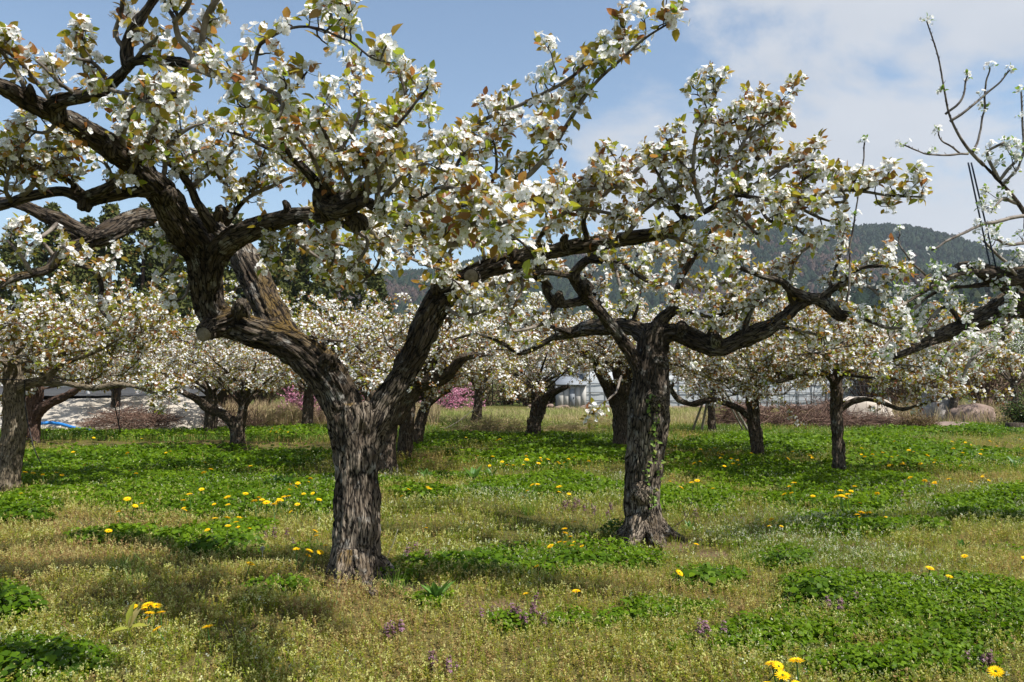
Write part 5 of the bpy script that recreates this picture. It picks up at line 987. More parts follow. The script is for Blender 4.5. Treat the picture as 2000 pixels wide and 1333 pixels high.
for br in [((1855, 240, 6.95, 6), (1900, 205, 6.9, 5), (1930, 180, 6.9, 4), (1972, 138, 6.85, 3)), ((1848, 225, 6.95, 5), (1880, 190, 6.9, 4), (1888, 150, 6.9, 3)), ((1900, 300, 7, 5), (1920, 240, 7, 4), (1925, 190, 6.95, 4), (1930, 132, 6.9, 3)), ((1890, 300, 7, 5), (1850, 303, 6.95, 4), (1800, 297, 6.9, 3), (1765, 284, 6.85, 3)), ((1875, 300, 7, 4), (1840, 275, 6.95, 3), (1832, 255, 6.95, 2)),
           ((1950, 350, 7.1, 7), (2000, 300, 7, 5), (2040, 250, 6.9, 4)), ((1655, 590, 6.6, 5), (1662, 480, 6.6, 4), (1675, 400, 6.6, 3), (1690, 280, 6.6, 3)), ((2010, 420, 7.2, 8), (1960, 430, 7.1, 7), (1920, 440, 7.05, 6), (1870, 462, 7, 5), (1820, 490, 6.95, 4)), ((1830, 560, 7.2, 5), (1790, 520, 7.1, 4), (1760, 480, 7.1, 3), (1755, 450, 7.1, 2)), ((2000, 300, 7, 5), (1995, 180, 7, 3))]:
    path = B(*br, grow=False); p, tg = path[:, :3], unit(np.gradient(path[:, :3], axis=0)); t13.cl(p[-1][None], tg[-1][None])
    buds(p, tg)
    if rng.random() < 0.7: k = len(p) // 2; t13.cl(p[k][None] + [0, 0, 0.03], tg[k][None])
for br in [((1960, 540, 7.4, 16), (1900, 530, 7.3, 12), (1850, 545, 7.2, 10), (1790, 580, 7.1, 8), (1740, 610, 7, 6), (1700, 640, 6.9, 4)), ((2000, 600, 7.7, 14), (1950, 560, 7.5, 11), (1890, 560, 7.4, 9), (1830, 570, 7.3, 8), (1770, 620, 7.2, 6), (1720, 690, 7.1, 5)), ((1880, 635, 7.6, 10), (1850, 600, 7.5, 8), (1820, 620, 7.4, 6), (1790, 660, 7.3, 5)), ((1975, 590, 7.7, 10), (1990, 540, 7.6, 8), (1950, 500, 7.5, 6), (1920, 470, 7.4, 4)), ((1950, 350, 7.1, 8), (1930, 300, 7, 6), (1960, 280, 6.9, 5)), ((1930, 615, 7.7, 10), (1960, 660, 7.5, 7), (1900, 700, 7.4, 6), (1880, 740, 7.4, 5)), ((1990, 400, 7.2, 8), (1960, 390, 7.1, 6), (1940, 410, 7.0, 4)), ((2030, 620, 7.8, 10), (2000, 560, 7.5, 8), (1970, 520, 7.3, 6)), ((1960, 360, 7.1, 6), (1990, 330, 7.0, 5), (2000, 290, 7.0, 4)), ((2010, 600, 7.8, 9), (1950, 640, 7.4, 7), (1890, 660, 7.2, 6), (1850, 690, 7.1, 4)), ((1830, 660, 7.6, 8), (1800, 640, 7.5, 6), (1760, 640, 7.4, 5)), ((2020, 470, 7.3, 8), (1980, 480, 7.2, 6), (1950, 470, 7.1, 5))]:
    B(*br, spur=0.13, shoot=0.22)
for a, b, d in ((1810, 42, 6.8), (1838, 180, 6.9), (1905, 300, 7.0), (1965, 365, 7.1)):
    t13.cl(P(a, b, d)[None], np.array([[0, 0, 1.0]]))
t13.build('pear_tree', P(2330, 1075, 8), 'green-leaved pear tree leaning in from the right edge with long upright shoots', 'orchard pear trees', 0.013, True, 'bark', leaf='leaf_green', moss=0.4, nf=8, nl=5, lsize=0.045)
for k, (a, b, c, d) in enumerate(((1891, 318, 1940, 548), (1897, 318, 1951, 546))):
    mb = MB(); tube(mb, catmull(np.array([np.append(P(a, b, 7.0), .0075), np.append(P((a + c) / 2, (b + d) / 2, 7.2) - [0, 0, 0.004 * k], .0075), np.append(P(c, d, 7.4), .0075)]), 0.1), 6)
    mb.thing('tie_rope', M['rope'], ('left' if k == 0 else 'right') + ' one of two dark blue ropes tying the tall shoot down to the right-edge limb', 'rope', 'ropes on the right-edge pear tree')

# ------------------------------------------------------------------ background pear trees
def bgtree(trunk, limbs, top, R, zmid, label, bark='bark_far', n=6, tr=0.045, full=False, seed=0, voxel=0.018, leaf='leaf', leafshift=-0.09, sub=0.17, clen=0.085, subl=(0.45, 1.0), lift=0.22, nf=7, nl=8, fs=0.0198, ls=0.060, skip=0.0, az0=None, amp=1.0, moss=0.15, nsh=3, base=None):
    t = Tree(); q = W(t, *trunk, grow=False, thick=True)
    for lb in limbs: W(t, *lb, thick=True, rmax=0.03, spur=0.1)
    tp = P(*top); t.crown(tp, R, zmid, n, tr, az0, sub, clen, subl, True, lift, nsh)
    if nf > 4: t.crown(tp - [0, 0, 0.12], R * 0.92, zmid - 0.38, max(3, n - 3), tr * 0.7, None, sub, clen, subl, True, 0.15, nsh)
    b = P(trunk[1][0], trunk[1][1], trunk[1][2]) if base is None else base
    return t.build('pear_tree', b, label, 'orchard pear trees', voxel, full, bark, leaf, moss, nf, nl, fs, ls, leafshift, None, 1.15, skip, amp)
bgtree([(748, 945, 12.8, 66), (748, 922, 12.8, 58), (749, 880, 12.8, 48), (753, 830, 12.8, 46), (765, 800, 12.8, 46)],
       [[(765, 820, 12.8, 46), (790, 775, 12.75, 46), (815, 740, 12.7, 46), (838, 690, 12.65, 44), (855, 650, 12.6, 36), (880, 620, 12.5, 22), (930, 590, 12.3, 12)], [(750, 830, 12.8, 40), (735, 785, 12.85, 38), (715, 748, 12.9, 34), (695, 715, 12.9, 28), (660, 690, 12.8, 20), (610, 670, 12.6, 12)], [(800, 755, 12.7, 32), (840, 742, 12.6, 34), (870, 735, 12.4, 26), (905, 700, 12.2, 18), (960, 690, 12, 10)]],
       (770, 735, 12.8), 2.6, 2.05, 'thick lichen-grey pear trunk right behind the largest tree', n=8, tr=0.05)
bgtree([(788, 912, 15, 36), (789, 895, 15, 30), (793, 850, 15, 28), (797, 800, 15, 27), (800, 750, 15, 25)], [], (800, 755, 15), 2.2, 2.1, 'straight brown pear trunk just right of the lichen-grey one', n=6, tr=0.05)
bgtree([(812, 882, 17.8, 30), (812, 868, 17.8, 25), (820, 830, 17.8, 22), (832, 790, 17.8, 20), (840, 760, 17.8, 18)], [[(815, 845, 17.8, 14), (806, 835, 17.7, 11), (803, 828, 17.7, 8)], [(835, 790, 17.8, 14), (858, 772, 17.7, 12), (880, 762, 17.6, 8)], [(836, 775, 17.8, 12), (812, 765, 17.8, 10), (795, 760, 17.8, 6)]], (845, 750, 17.8), 2.2, 2.2, 'slender forked pear tree with short bare side arms before the wide pink peach bush', n=6, tr=0.045)
bgtree([(1038, 865, 20, 34), (1040, 852, 20, 30), (1044, 830, 20, 26), (1045, 800, 20, 18), (1046, 765, 20, 16)], [[(1042, 835, 20, 20), (1055, 810, 19.9, 17), (1065, 780, 19.8, 15), (1085, 765, 19.7, 13), (1110, 755, 19.5, 9)], [(1041, 835, 20, 12), (1033, 826, 19.9, 9), (1032, 820, 19.9, 7)]], (1050, 750, 20), 2.9, 2.3, 'pear tree forking from its base, alone in the middle distance', n=7, tr=0.04)
bgtree([(1220, 890, 17, 46), (1219, 872, 17, 42), (1217, 830, 17, 40), (1219, 790, 17, 44), (1226, 760, 16.9, 48), (1212, 700, 16.8, 42), (1200, 660, 16.7, 36)], [[(1212, 810, 17, 26), (1190, 760, 16.9, 24), (1172, 725, 16.8, 22), (1162, 700, 16.7, 18), (1130, 680, 16.6, 12)], [(1205, 690, 16.8, 34), (1160, 650, 16.6, 26), (1110, 640, 16.4, 20), (1060, 650, 16.2, 14), (1000, 655, 16, 9)]], (1205, 700, 16.8), 3.0, 2.4, 'knobbly pear tree just behind the second trunk, one limb rising to its left', n=7, tr=0.04)
bgtree([(1482, 905, 15.2, 30), (1480, 892, 15.2, 25), (1478, 860, 15.2, 25), (1472, 820, 15.2, 24), (1469, 760, 15.2, 23), (1470, 735, 15.2, 22)], [[(1468, 818, 15.2, 14), (1440, 797, 15.1, 12), (1415, 787, 15, 12), (1395, 782, 14.9, 12), (1375, 784, 14.8, 12), (1350, 790, 14.7, 11), (1325, 780, 14.6, 12), (1312, 762, 14.5, 9), (1315, 748, 14.4, 6)], [(1470, 760, 15.2, 16), (1500, 740, 15, 14), (1540, 728, 14.8, 12), (1570, 725, 14.6, 11), (1600, 722, 14.4, 8)]], (1470, 745, 15.2), 2.5, 1.85, 'young pear tree with a long low limb curving left across the wooden props', n=7, tr=0.045)
bgtree([(1640, 945, 12.4, 30), (1640, 930, 12.4, 26), (1638, 880, 12.4, 24), (1634, 820, 12.4, 23), (1634, 760, 12.4, 22), (1640, 700, 12.4, 20), (1640, 660, 12.4, 16)], [[(1635, 760, 12.4, 14), (1620, 735, 12.3, 13), (1600, 728, 12.2, 13), (1570, 725, 12.1, 12), (1540, 740, 12, 10), (1500, 750, 11.9, 6)], [(1640, 800, 12.4, 14), (1665, 785, 12.3, 13), (1690, 780, 12.2, 12), (1720, 785, 12.0, 10), (1760, 800, 11.9, 8), (1800, 790, 11.7, 6), (1850, 775, 11.5, 5)]], (1640, 690, 12.4), 2.5, 2.05, 'slim straight pear tree nearest on the right, dandelions around its foot', full=True, n=7, tr=0.045, bark='bark_far', fs=0.020)
bgtree([(2, 978, 10.6, 58), (10, 958, 10.6, 50), (18, 900, 10.6, 44), (28, 840, 10.6, 42), (28, 780, 10.6, 38), (26, 720, 10.6, 32), (28, 690, 10.6, 28), (28, 620, 10.6, 18)], [[(30, 765, 10.6, 20), (55, 750, 10.5, 19), (85, 742, 10.4, 16), (120, 712, 10.3, 12), (180, 690, 10.2, 9), (240, 660, 10.1, 5)], [(70, 748, 10.45, 14), (130, 750, 10.3, 13), (180, 758, 10.2, 12), (230, 752, 10.1, 12), (265, 756, 10, 9), (310, 768, 9.9, 7), (350, 755, 9.8, 5)]], (28, 700, 10.6), 2.3, 1.95, 'pale leaning pear trunk cut by the left edge of the view, tied with black cord', full=True, n=7, tr=0.04, bark='bark_pale', leafshift=-0.06, fs=0.019, nl=9, nf=8)
bgtree([(54, 885, 18.6, 46), (56, 866, 18.6, 40), (58, 820, 18.6, 38), (64, 770, 18.6, 38), (66, 720, 18.6, 30)], [[(64, 820, 18.6, 26), (85, 795, 18.5, 20), (115, 780, 18.4, 17), (145, 765, 18.2, 12), (180, 740, 18, 8)]], (66, 740, 18.6), 2.7, 1.95, 'stout reddish-brown pear tree in front of the concrete bank', n=7, tr=0.045, bark='bark_red')
bgtree([(408, 862, 21.5, 30), (409, 850, 21.5, 26), (414, 800, 21.5, 24), (413, 760, 21.5, 20)], [], (413, 765, 21.5), 2.6, 2.0, 'plain upright pear trunk close behind the V-shaped one, under the crooked limb', n=6, tr=0.05)
bgtree([(465, 890, 17.3, 38), (464, 872, 17.3, 30), (464, 840, 17.3, 28), (462, 825, 17.3, 28)], [[(462, 838, 17.3, 22), (440, 812, 17.2, 19), (410, 800, 17.1, 18), (390, 785, 17, 16), (365, 770, 16.8, 12), (320, 750, 16.6, 8)], [(465, 840, 17.3, 24), (474, 800, 17.3, 18), (476, 760, 17.3, 15), (480, 735, 17.3, 10)]], (476, 770, 17.3), 2.4, 2.1, 'short V-shaped pear trunk left of the main trunk, low limb reaching left', n=7, tr=0.045)
bgtree([(1391, 850, 22, 18), (1391, 838, 22, 16), (1389, 800, 22, 14), (1388, 760, 22, 13)], [], (1388, 765, 22), 2.4, 2.25, 'thin grey pear trunk standing between the wooden props', n=6, tr=0.04)
bgtree([(598, 838, 24, 26), (600, 826, 24, 22), (602, 790, 24, 20), (604, 750, 24, 16)], [], (604, 760, 24), 3.0, 2.35, 'pear tree mostly hidden behind the arching left limb of the largest tree', n=7, tr=0.04)
bgtree([(930, 832, 26, 24), (930, 820, 26, 20), (934, 790, 26, 18), (936, 750, 26, 14)], [], (936, 755, 26), 2.8, 2.6, 'pear tree in the back row right of the wide pink peach bush', n=7, tr=0.04)
bgtree([(225, 842, 24, 24), (225, 832, 24, 20), (226, 790, 24, 18), (228, 750, 24, 14)], [], (228, 755, 24.0), 2.8, 2.1, 'pear tree behind the reddish twig heap at the left', n=7, tr=0.04)
bgtree([(1860, 822, 27, 18), (1860, 812, 27, 16), (1864, 780, 27, 14), (1868, 740, 27, 12)], [], (1866, 745, 27), 3.2, 2.6, 'thin late pear tree among the boulders, sparsely flowered', n=7, tr=0.04, leaf='leaf_green', nf=2, nl=4, fs=0.02, ls=0.045)
bgtree([(1985, 812, 28, 18), (1985, 802, 28, 16), (1982, 780, 28, 14), (1980, 740, 28, 12)], [], (1980, 745, 28), 3.0, 2.7, 'thin late pear tree above the dark evergreen bush, sparsely flowered', n=7, tr=0.04, leaf='leaf_green', nf=2, nl=4, fs=0.02, ls=0.045)

# ------------------------------------------------------------------ props, cords and small woody things
def prop(a, b, c, d, dp0, dp1, w, label):
    mb = MB(); p0 = G(c, d); p1 = P(a, b, dp1); tube(mb, catmull(np.array([np.append(p0 - [0, 0, 0.03], w / 2), np.append((p0 + p1) / 2, w / 2.1), np.append(p1, w / 2.3)]), 0.3), 8)
    mb.thing('wooden_prop', M['pole'], label, 'pole', 'wooden props under the low limb')
prop(1383, 760, 1350, 846, 0, 21.2, 0.065, 'dark wooden prop leaning right, leftmost under the low pear limb')
prop(1386, 760, 1369, 846, 0, 21.6, 0.075, 'pale grey wooden prop between the dark leaning prop and the thin grey trunk')
prop(1414, 762, 1466, 848, 0, 21.3, 0.075, 'thicker grey wooden prop leaning left against the low pear limb')
prop(1410, 765, 1456, 846, 0, 21.6, 0.05, 'thin pale wooden prop just left of the thicker left-leaning one')
def cord(pts, r, label, grp=None):
    mb = MB(); tube(mb, catmull(np.array([np.append(P(*p), r) for p in pts]), 0.08), 6); mb.thing('cord', M['cord'], label, 'cord', grp)
cord([(220, 755, 10.1), (224, 790, 10.15), (230, 820, 10.2), (235, 845, 10.2)], 0.008, 'black cord hanging from the left low branch in front of the twig heap')
cord([(232, 755, 10.1), (233, 790, 10.1), (232, 825, 10.12)], 0.006, 'thin black cord crossing the longer one in front of the twig heap')
cord([(48, 742, 10.4), (50, 800, 10.4), (60, 850, 10.3), (68, 880, 10.2), (80, 905, 10.1)], 0.007, 'black cord trailing from the pale left trunk into the weeds')
mb = MB(); c = P(27, 743, 10.6); an = np.linspace(0, 6.6, 24); tube(mb, np.column_stack([c[0] + 0.155 * np.cos(an), c[1] + 0.155 * np.sin(an), c[2] + 0.012 * np.sin(an * .5), np.full(24, 0.009)]), 6); mb.thing('cord_loop', M['cord'], 'black cord wound around the pale left trunk', 'cord')
cord([(962, 742, 20), (962, 785, 20)], 0.012, 'short black weight line hanging below the middle blossom')
mb = MB(); p = G(890, 842); tube(mb, catmull(np.array([np.append(p + [-0.35, 0, 0.05], .02), np.append(p + [0.1, 0, 0.3], .016), np.append(p + [0.5, 0, 0.62], .01)]), 0.1), 6); mb.thing('fallen_stick', M['pole'], 'pale bare stick slanting up from the straw heap', 'stick')
def twig_thing(px, py, pts, r, label, m='twig'):
    p = G(px, py); mb = MB(); tube(mb, catmull(np.array([np.append(p + np.array(q), r * (1 - 0.12 * i)) for i, q in enumerate(pts)]), 0.03), 6); mb.thing('fallen_twig', M[m], label, 'twig')
twig_thing(158, 1034, [(-.05, 0, .02), (-.03, 0, .10), (.0, .02, .06), (.05, 0, .05), (.10, .02, .09)], .006, 'crooked dead twig lying in the grass at the left')
twig_thing(752, 1102, [(0, 0, 0), (.03, 0, .07), (.07, 0, .16), (.10, .02, .26)], .004, 'thin dry stem standing right of the largest trunk', 'pole')
twig_thing(1300, 1030, [(0, 0, 0), (.12, 0, .08), (.22, .02, .16), (.27, .02, .30), (.28, .02, .46)], .004, 'thin upright sapling shoot right of the second trunk')
# ------------------------------------------------------------------ ground cover
TREES_XY = [(T1B, 0.24), (P(1256, 1050, 7.5), 0.22)]
def scatter(n, y0, y1, p):
    ys = np.linspace(y0, y1, 400); w = (1.30 * ys + 2.2) * ys ** (-p); c = np.cumsum(w); c /= c[-1]
    y = np.interp(rng.random(n), c, ys); x = rng.uniform(-1, 1, n) * (0.65 * y + 1.1)
    return x, y
def ground_pts(x, y): return np.stack([x, y, hgt(x, y)], -1)
# sprig: a thin stem with tiny leaves and seed heads
def sprig_template(nl, ns, seed):
    r = np.random.default_rng(seed); V = []; Fc = []; mi = []
    lean = r.uniform(-.25, .25, 2)
    def quad(a, b, c, d, m): 
        k = len(V); V.extend([a, b, c, d]); Fc.append([k, k + 1, k + 2, k + 3]); mi.append(m)
    w = 0.012
    quad((-w, 0, 0), (w, 0, 0), (lean[0] + w * .6, lean[1], 1), (lean[0] - w * .6, lean[1], 1), 0)
    for i in range(nl):
        h = r.uniform(0.12, 0.85); a = r.random() * 6.28; L_ = r.uniform(0.09, 0.19); c = np.array([lean[0] * h, lean[1] * h, h]); d = np.array([math.cos(a), math.sin(a), r.uniform(-.2, .7)]); s = np.array([-math.sin(a), math.cos(a), r.uniform(-.3, .3)]) * L_ * 0.36
        quad(c, c + d * L_ * .5 + s, c + d * L_, c + d * L_ * .5 - s, 0)
    for i in range(ns):
        h = r.uniform(0.78, 1.05); c = np.array([lean[0] * h, lean[1] * h, h]) + r.normal(size=3) * 0.06; e = r.uniform(0.022, 0.045)
        quad(c + [-e, 0, -e], c + [e, 0, -e], c + [e, 0.3 * e, e], c + [-e, .3 * e, e], 1)
    return np.array(V), np.array(Fc), np.array(mi)
SPR = [sprig_template(7, 3, k) for k in range(5)]
SPRF = [sprig_template(3, 1, 20 + k) for k in range(4)]
gb = MB()
def lay_sprigs(n, y0, y1, p, tpl, size, keepg):
    x, y = scatter(n, y0, y1, p); g = green(x, y); br = bare(x, y)
    dens = 0.25 + 0.75 * sstep(0.3, 0.55, fbm(xy0(x * 5, y * 5), 3))
    k = (rng.random(n) > g * keepg) & (rng.random(n) > br * 1.15) & (rng.random(n) < dens); x, y, g = x[k], y[k], g[k]; n = len(x); pt = ground_pts(x, y)
    lush = np.clip(fbm(xy0(x * 0.7 + 50, y * 0.7), 4) - 0.5, -0.3, 0.3) * 1.9 + sstep(-1.0, 2.5, x) * 0.16 + g * 0.3 + sstep(12, 20, y) * 0.05 + np.exp(-((y - 4.2) / 0.6) ** 2) * 0.12
    rnd = np.clip(0.50 + lush + rng.normal(size=n) * 0.22, 0, 1)
    up = unit(np.array([0, 0, 1.0]) + rng.normal(size=(n, 3)) * 0.22); ty = rng.integers(0, len(tpl), n)
    S = size * rng.uniform(0.55, 1.3, n) * (0.75 + 0.5 * fbm(xy0(x * 2.2, y * 2.2), 3))
    for q in range(len(tpl)):
        m_ = ty == q; T, Fc, mi = tpl[q]; put(gb, T, Fc, pt[m_], up[m_], S[m_], None, None, mi, rnd[m_], 0.07)
lay_sprigs(64000, 3.4, 7.0, 0.6, SPR, 0.080, 0.42)
lay_sprigs(60000, 7.0, 12.0, 0.8, SPR, 0.095, 0.5)
lay_sprigs(90000, 12.0, 30.0, 1.0, SPRF, 0.15, 0.65)
def blades0(mb, n, y0, y1, p, w, h, lean, tone, mi=0):
    x, y = scatter(n, y0, y1, p); d_ = fbm(xy0(x * 2.3 + 40, y * 2.3), 3); k = rng.random(n) < sstep(0.35, 0.6, d_) + 0.12; x, y = x[k], y[k]; n = len(x)
    up = unit(np.array([0, 0, 1.0]) + rng.normal(size=(n, 3)) * lean); hh = h * rng.uniform(.5, 1.5, n)
    put(mb, np.array([(-.5, 0, 0), (.5, 0, 0), (.36, .06, .55), (-.36, .06, .55), (.05, .22, 1.0), (-.05, .22, 1.0)]), np.array([[0, 1, 2, 3], [3, 2, 4, 5]]), ground_pts(x, y), up, np.stack([np.full(n, w) * rng.uniform(.6, 1.4, n), hh, hh], -1), None, None, mi, np.clip(tone + rng.normal(size=n) * .18, 0, 1))
blades0(gb, 16000, 3.4, 8.0, 0.6, .0045, .10, .45, .72)
blades0(gb, 16000, 8.0, 16.0, 0.8, .008, .13, .4, .75)
blades0(gb, 7000, 3.4, 9.0, 0.6, .004, .11, 1.6, .12)      # fallen straw
tag(gb.build('grass', [M['sprig'], M['seed']], smooth=False), 'fine chickweed, seed stalks and dry grass covering the orchard floor', 'grass', kind='stuff')

# broad-leaved weeds in the green patches
wb = MB()
def lay_weeds(n, y0, y1, p, leaf, per, hgt_, thr=0.35):
    x, y = scatter(n, y0, y1, p); g = green(x, y); k = (g > 0.12 + 0.72 * rng.random(n) ** 0.8) & (rng.random(n) > bare(x, y)); x, y, g = x[k], y[k], g[k]; n = len(x); pt = ground_pts(x, y)
    hh = hgt_ * (0.45 + 0.9 * fbm(xy0(x * 1.7 + 9, y * 1.7), 3)) * (0.55 + 0.6 * g); ix = np.repeat(np.arange(n), per); k = len(ix)
    a = rng.random(k) * 6.283; out = np.stack([np.cos(a), np.sin(a), np.zeros(k)], -1); f = rng.random(k) ** 0.6
    c = pt[ix] + out * (leaf * rng.uniform(0.2, 1.6, k))[:, None] + np.array([0, 0, 1.0]) * (hh[ix] * f)[:, None]
    nr = unit(np.array([0, 0, 1.0]) + out * 0.35 + rng.normal(size=(k, 3)) * 0.38)
    tone = np.clip(0.28 + 0.35 * f + 0.5 * (fbm(xy0(x * 1.1, y * 1.1 + 80), 3) - 0.5)[ix] + rng.normal(size=k) * 0.16, 0, 1)
    S = leaf * rng.uniform(0.55, 1.35, k); put(wb, WEED_V, WEED_F, c, nr, S, out + rng.normal(size=(k, 3)) * 0.4, None, 0, tone, 0.05)
WEED_V = np.array([(0, -0.1, -0.05), (0.42, 0.1, 0.04), (0.5, 0.5, 0.05), (0, 1.0, -0.12), (-0.5, 0.5, 0.05), (-0.42, 0.1, 0.04), (0, 0.4, 0.0)]); WEED_F = np.array([[0, 1, 2, 6], [6, 2, 3, 4], [0, 6, 4, 5]])
lay_weeds(22000, 3.4, 7.0, 0.6, 0.026, 7, 0.085)
lay_weeds(26000, 7.0, 13.0, 0.7, 0.038, 7, 0.12)
lay_weeds(34000, 13.0, 31.0, 0.9, 0.065, 6, 0.15)
tag(wb.build('weeds', M['weed'], smooth=False), 'lush dark green weed patches spreading over the orchard floor', 'weeds', kind='stuff')

# grass blades in a band: bright turf at the back edge and the tall dry grass behind
BLADE_V = np.array([(-.5, 0, 0), (.5, 0, 0), (.36, .06, .55), (-.36, .06, .55), (.05, .22, 1.0), (-.05, .22, 1.0)]); BLADE_F = np.array([[0, 1, 2, 3], [3, 2, 4, 5]])
def blades(mb, x, y, w, h, tone, lean=0.25, mi=0):
    n = len(x); up = unit(np.array([0, 0, 1.0]) + rng.normal(size=(n, 3)) * lean); put(mb, BLADE_V, BLADE_F, ground_pts(x, y), up, np.stack([w, h, h], -1), None, None, mi, tone)
fg = MB(); n = 26000; px = rng.uniform(-40, 2060, n); py = np.where(px < 820, rng.uniform(838, 862, n), np.where(px < 1330, rng.uniform(828, 860, n), rng.uniform(828, 850, n))); d = np.array([Gd(v) for v in py]); x = (px - 1000) / F * d * 1.0; y = d
blades(fg, x, y, rng.uniform(.012, .03, n), rng.uniform(.06, .17, n), np.clip(0.55 + rng.normal(size=n) * .22, 0, 1)); M['turf'] = foliage_mat('bright_turf', [(0, (0.05, 0.11, 0.012)), (0.6, (0.11, 0.22, 0.02)), (1, (0.22, 0.28, 0.06))], 0.35)
tag(fg.build('turf', M['turf'], smooth=False), 'bright green turf strip along the back edge of the orchard', 'grass', kind='stuff')
dg_ = MB(); n = 30000; px = rng.uniform(820, 1420, n); y = rng.uniform(26, 37, n); x = (px - 1000) / F * y
dens = fbm(xy0(x * 0.6, y * 0.6), 3); k = rng.random(n) < sstep(0.25, 0.55, dens) + 0.25; x, y = x[k], y[k]; n = len(x)
blades(dg_, x, y, rng.uniform(.012, .028, n), rng.uniform(.10, .30, n), np.clip(0.86 + (fbm(xy0(x * 0.8 + 7, y * .8), 3) - .5) * 1.2 + rng.normal(size=n) * .2, 0, 1))
n = 9000; px = np.concatenate([rng.uniform(370, 860, n), rng.uniform(1640, 2060, n // 2)]); y = rng.uniform(24.5, 38, len(px)); x = (px - 1000) / F * y; n = len(x)
blades(dg_, x, y, rng.uniform(.01, .025, n), rng.uniform(.2, .7, n), np.clip(0.3 + rng.normal(size=n) * .25, 0, 1))
tag(dg_.build('dry_grass', M['dry'], smooth=False), 'tall straw-coloured grass band at the back of the orchard', 'grass', kind='stuff')

# ------------------------------------------------------------------ flowers and plants one can count
def nearest_tree(px):
    marks = [(40, 'below the pale left trunk'), (330, 'in the left weed patch'), (560, 'left of the largest trunk'), (830, 'between the two big trunks, nearer the largest'), (1080, 'between the two big trunks, nearer the second'), (1380, 'right of the second trunk'), (1560, 'between the low-limbed and the slim straight pear trunks'), (1760, 'right of the slim straight pear trunk'), (1930, 'near the right edge')]
    return min(marks, key=lambda m: abs(m[0] - px))[1]
def dandelion_mesh(seed):
    r = np.random.default_rng(seed); head = MB(); stem = MB(); h = 0.10
    n = 46; a = np.arange(n) * 2.39996; q = np.sqrt((np.arange(n) + .5) / n); T = np.array([(0, 0, 0), (.13, .5, 0.03), (0, 1, 0.0), (-.13, .5, 0.03)]); 
    D = np.stack([np.cos(a), np.sin(a), 0.9 - 1.0 * q], -1); base = np.stack([np.cos(a) * q * .004, np.sin(a) * q * .004, np.full(n, h)], -1)
    nr = unit(np.stack([-np.cos(a) * .6, -np.sin(a) * .6, np.full(n, 1.0)], -1)); D = unit(D); nr = unit(nr - D * np.sum(nr * D, 1, keepdims=True))
    put(head, T, np.array([[0, 1, 2, 3]]), base, nr, 0.0185 * (0.6 + .4 * q), D, None, 0, np.clip(1.1 - q * .8, 0, 1), 0.05)
    tube(stem, catmull(np.array([(r.uniform(-.02, .02), r.uniform(-.02, .02), -0.10, .0022), (0, 0, .05, .002), (0, 0, h, .0022), (0, 0, h + .001, .004)]), .02), 6)
    return head.mesh('flower_head', [M['yellow']]), stem.mesh('stem', [M['dock']])
DM = [dandelion_mesh(k) for k in range(3)]
def dandelion(px, py, label, group, s=1.0, rise=0.0):
    p = G(px, py); d0 = p[1]; h = 0.125 * s
    # the head is what the photo shows at this pixel: the foot stands below it
    rise = rise + 0.085 * float(green(np.array([p[0]]), np.array([p[1]]))[0]) + 0.01
    dd = Gd(py, h + rise); p = P(px, py, dd); p[2] = hgt(p[0], p[1]) + rise
    root = empty('dandelion', p, label, 'flower', group); hm, sm = DM[rng.integers(3)]; k = s * rng.uniform(.72, 1.2)
    a = link('flower_head', hm, root); b = link('stem', sm, root); root.scale = (k * 1.5, k * 1.5, k * 1.25); root.rotation_euler = (rng.normal() * .26 + 0.08, rng.normal() * .26, rng.random() * 6.28)
def clump(pts, label, group, s=1.0, rise=0.0):
    for a, b in pts: dandelion(a, b, label, group, s, rise)
clump([(268, 1183), (282, 1190), (298, 1193), (306, 1200), (316, 1205), (286, 1208), (300, 1190)], 'dandelion in the tight clump of seven at the front left, above the yellow-green blades', 'front left dandelion clump', 1.1)
clump([(1520, 1305), (1535, 1310), (1525, 1322), (1540, 1322), (1562, 1308), (1555, 1330), (1505, 1325)], 'dandelion in the big clump at the bottom edge, right of centre', 'bottom edge dandelion clump', 1.1)
clump([(1953, 1303), (1988, 1320)], 'dandelion of the large pair in the bottom right corner', 'bottom right dandelion pair', 1.2)
clump([(1105, 1022), (1107, 1031), (1125, 1008), (1130, 1005), (1097, 1038), (1117, 1039), (1108, 1049), (1101, 1055), (1128, 1047), (1145, 1055), (1122, 1060), (1088, 1064)], 'dandelion in the dense cluster left of the second trunk', 'dandelions left of the second trunk')
clump([(580, 1082), (590, 1088), (615, 1082), (587, 1086), (635, 1070), (598, 1049), (624, 1051)], 'dandelion in the group just left of the largest trunk', 'dandelions left of the largest trunk')
clump([(420, 1014), (437, 1012), (461, 1013), (445, 1031), (466, 1027), (471, 1024), (488, 1023), (412, 1030)], 'dandelion in the group above the dark weed clump at left', 'dandelions above the dark weed clump')
clump([(565, 940), (575, 941), (580, 944), (570, 944), (598, 935), (605, 936)], 'dandelion in the row beside the broad dock leaves left of the largest trunk', 'dandelions beside the left dock')
clump([(1508, 1014), (1515, 1010), (1522, 1015)], 'dandelion of the close trio between the second trunk and the slim right trunk', 'trio of dandelions', 1.0)
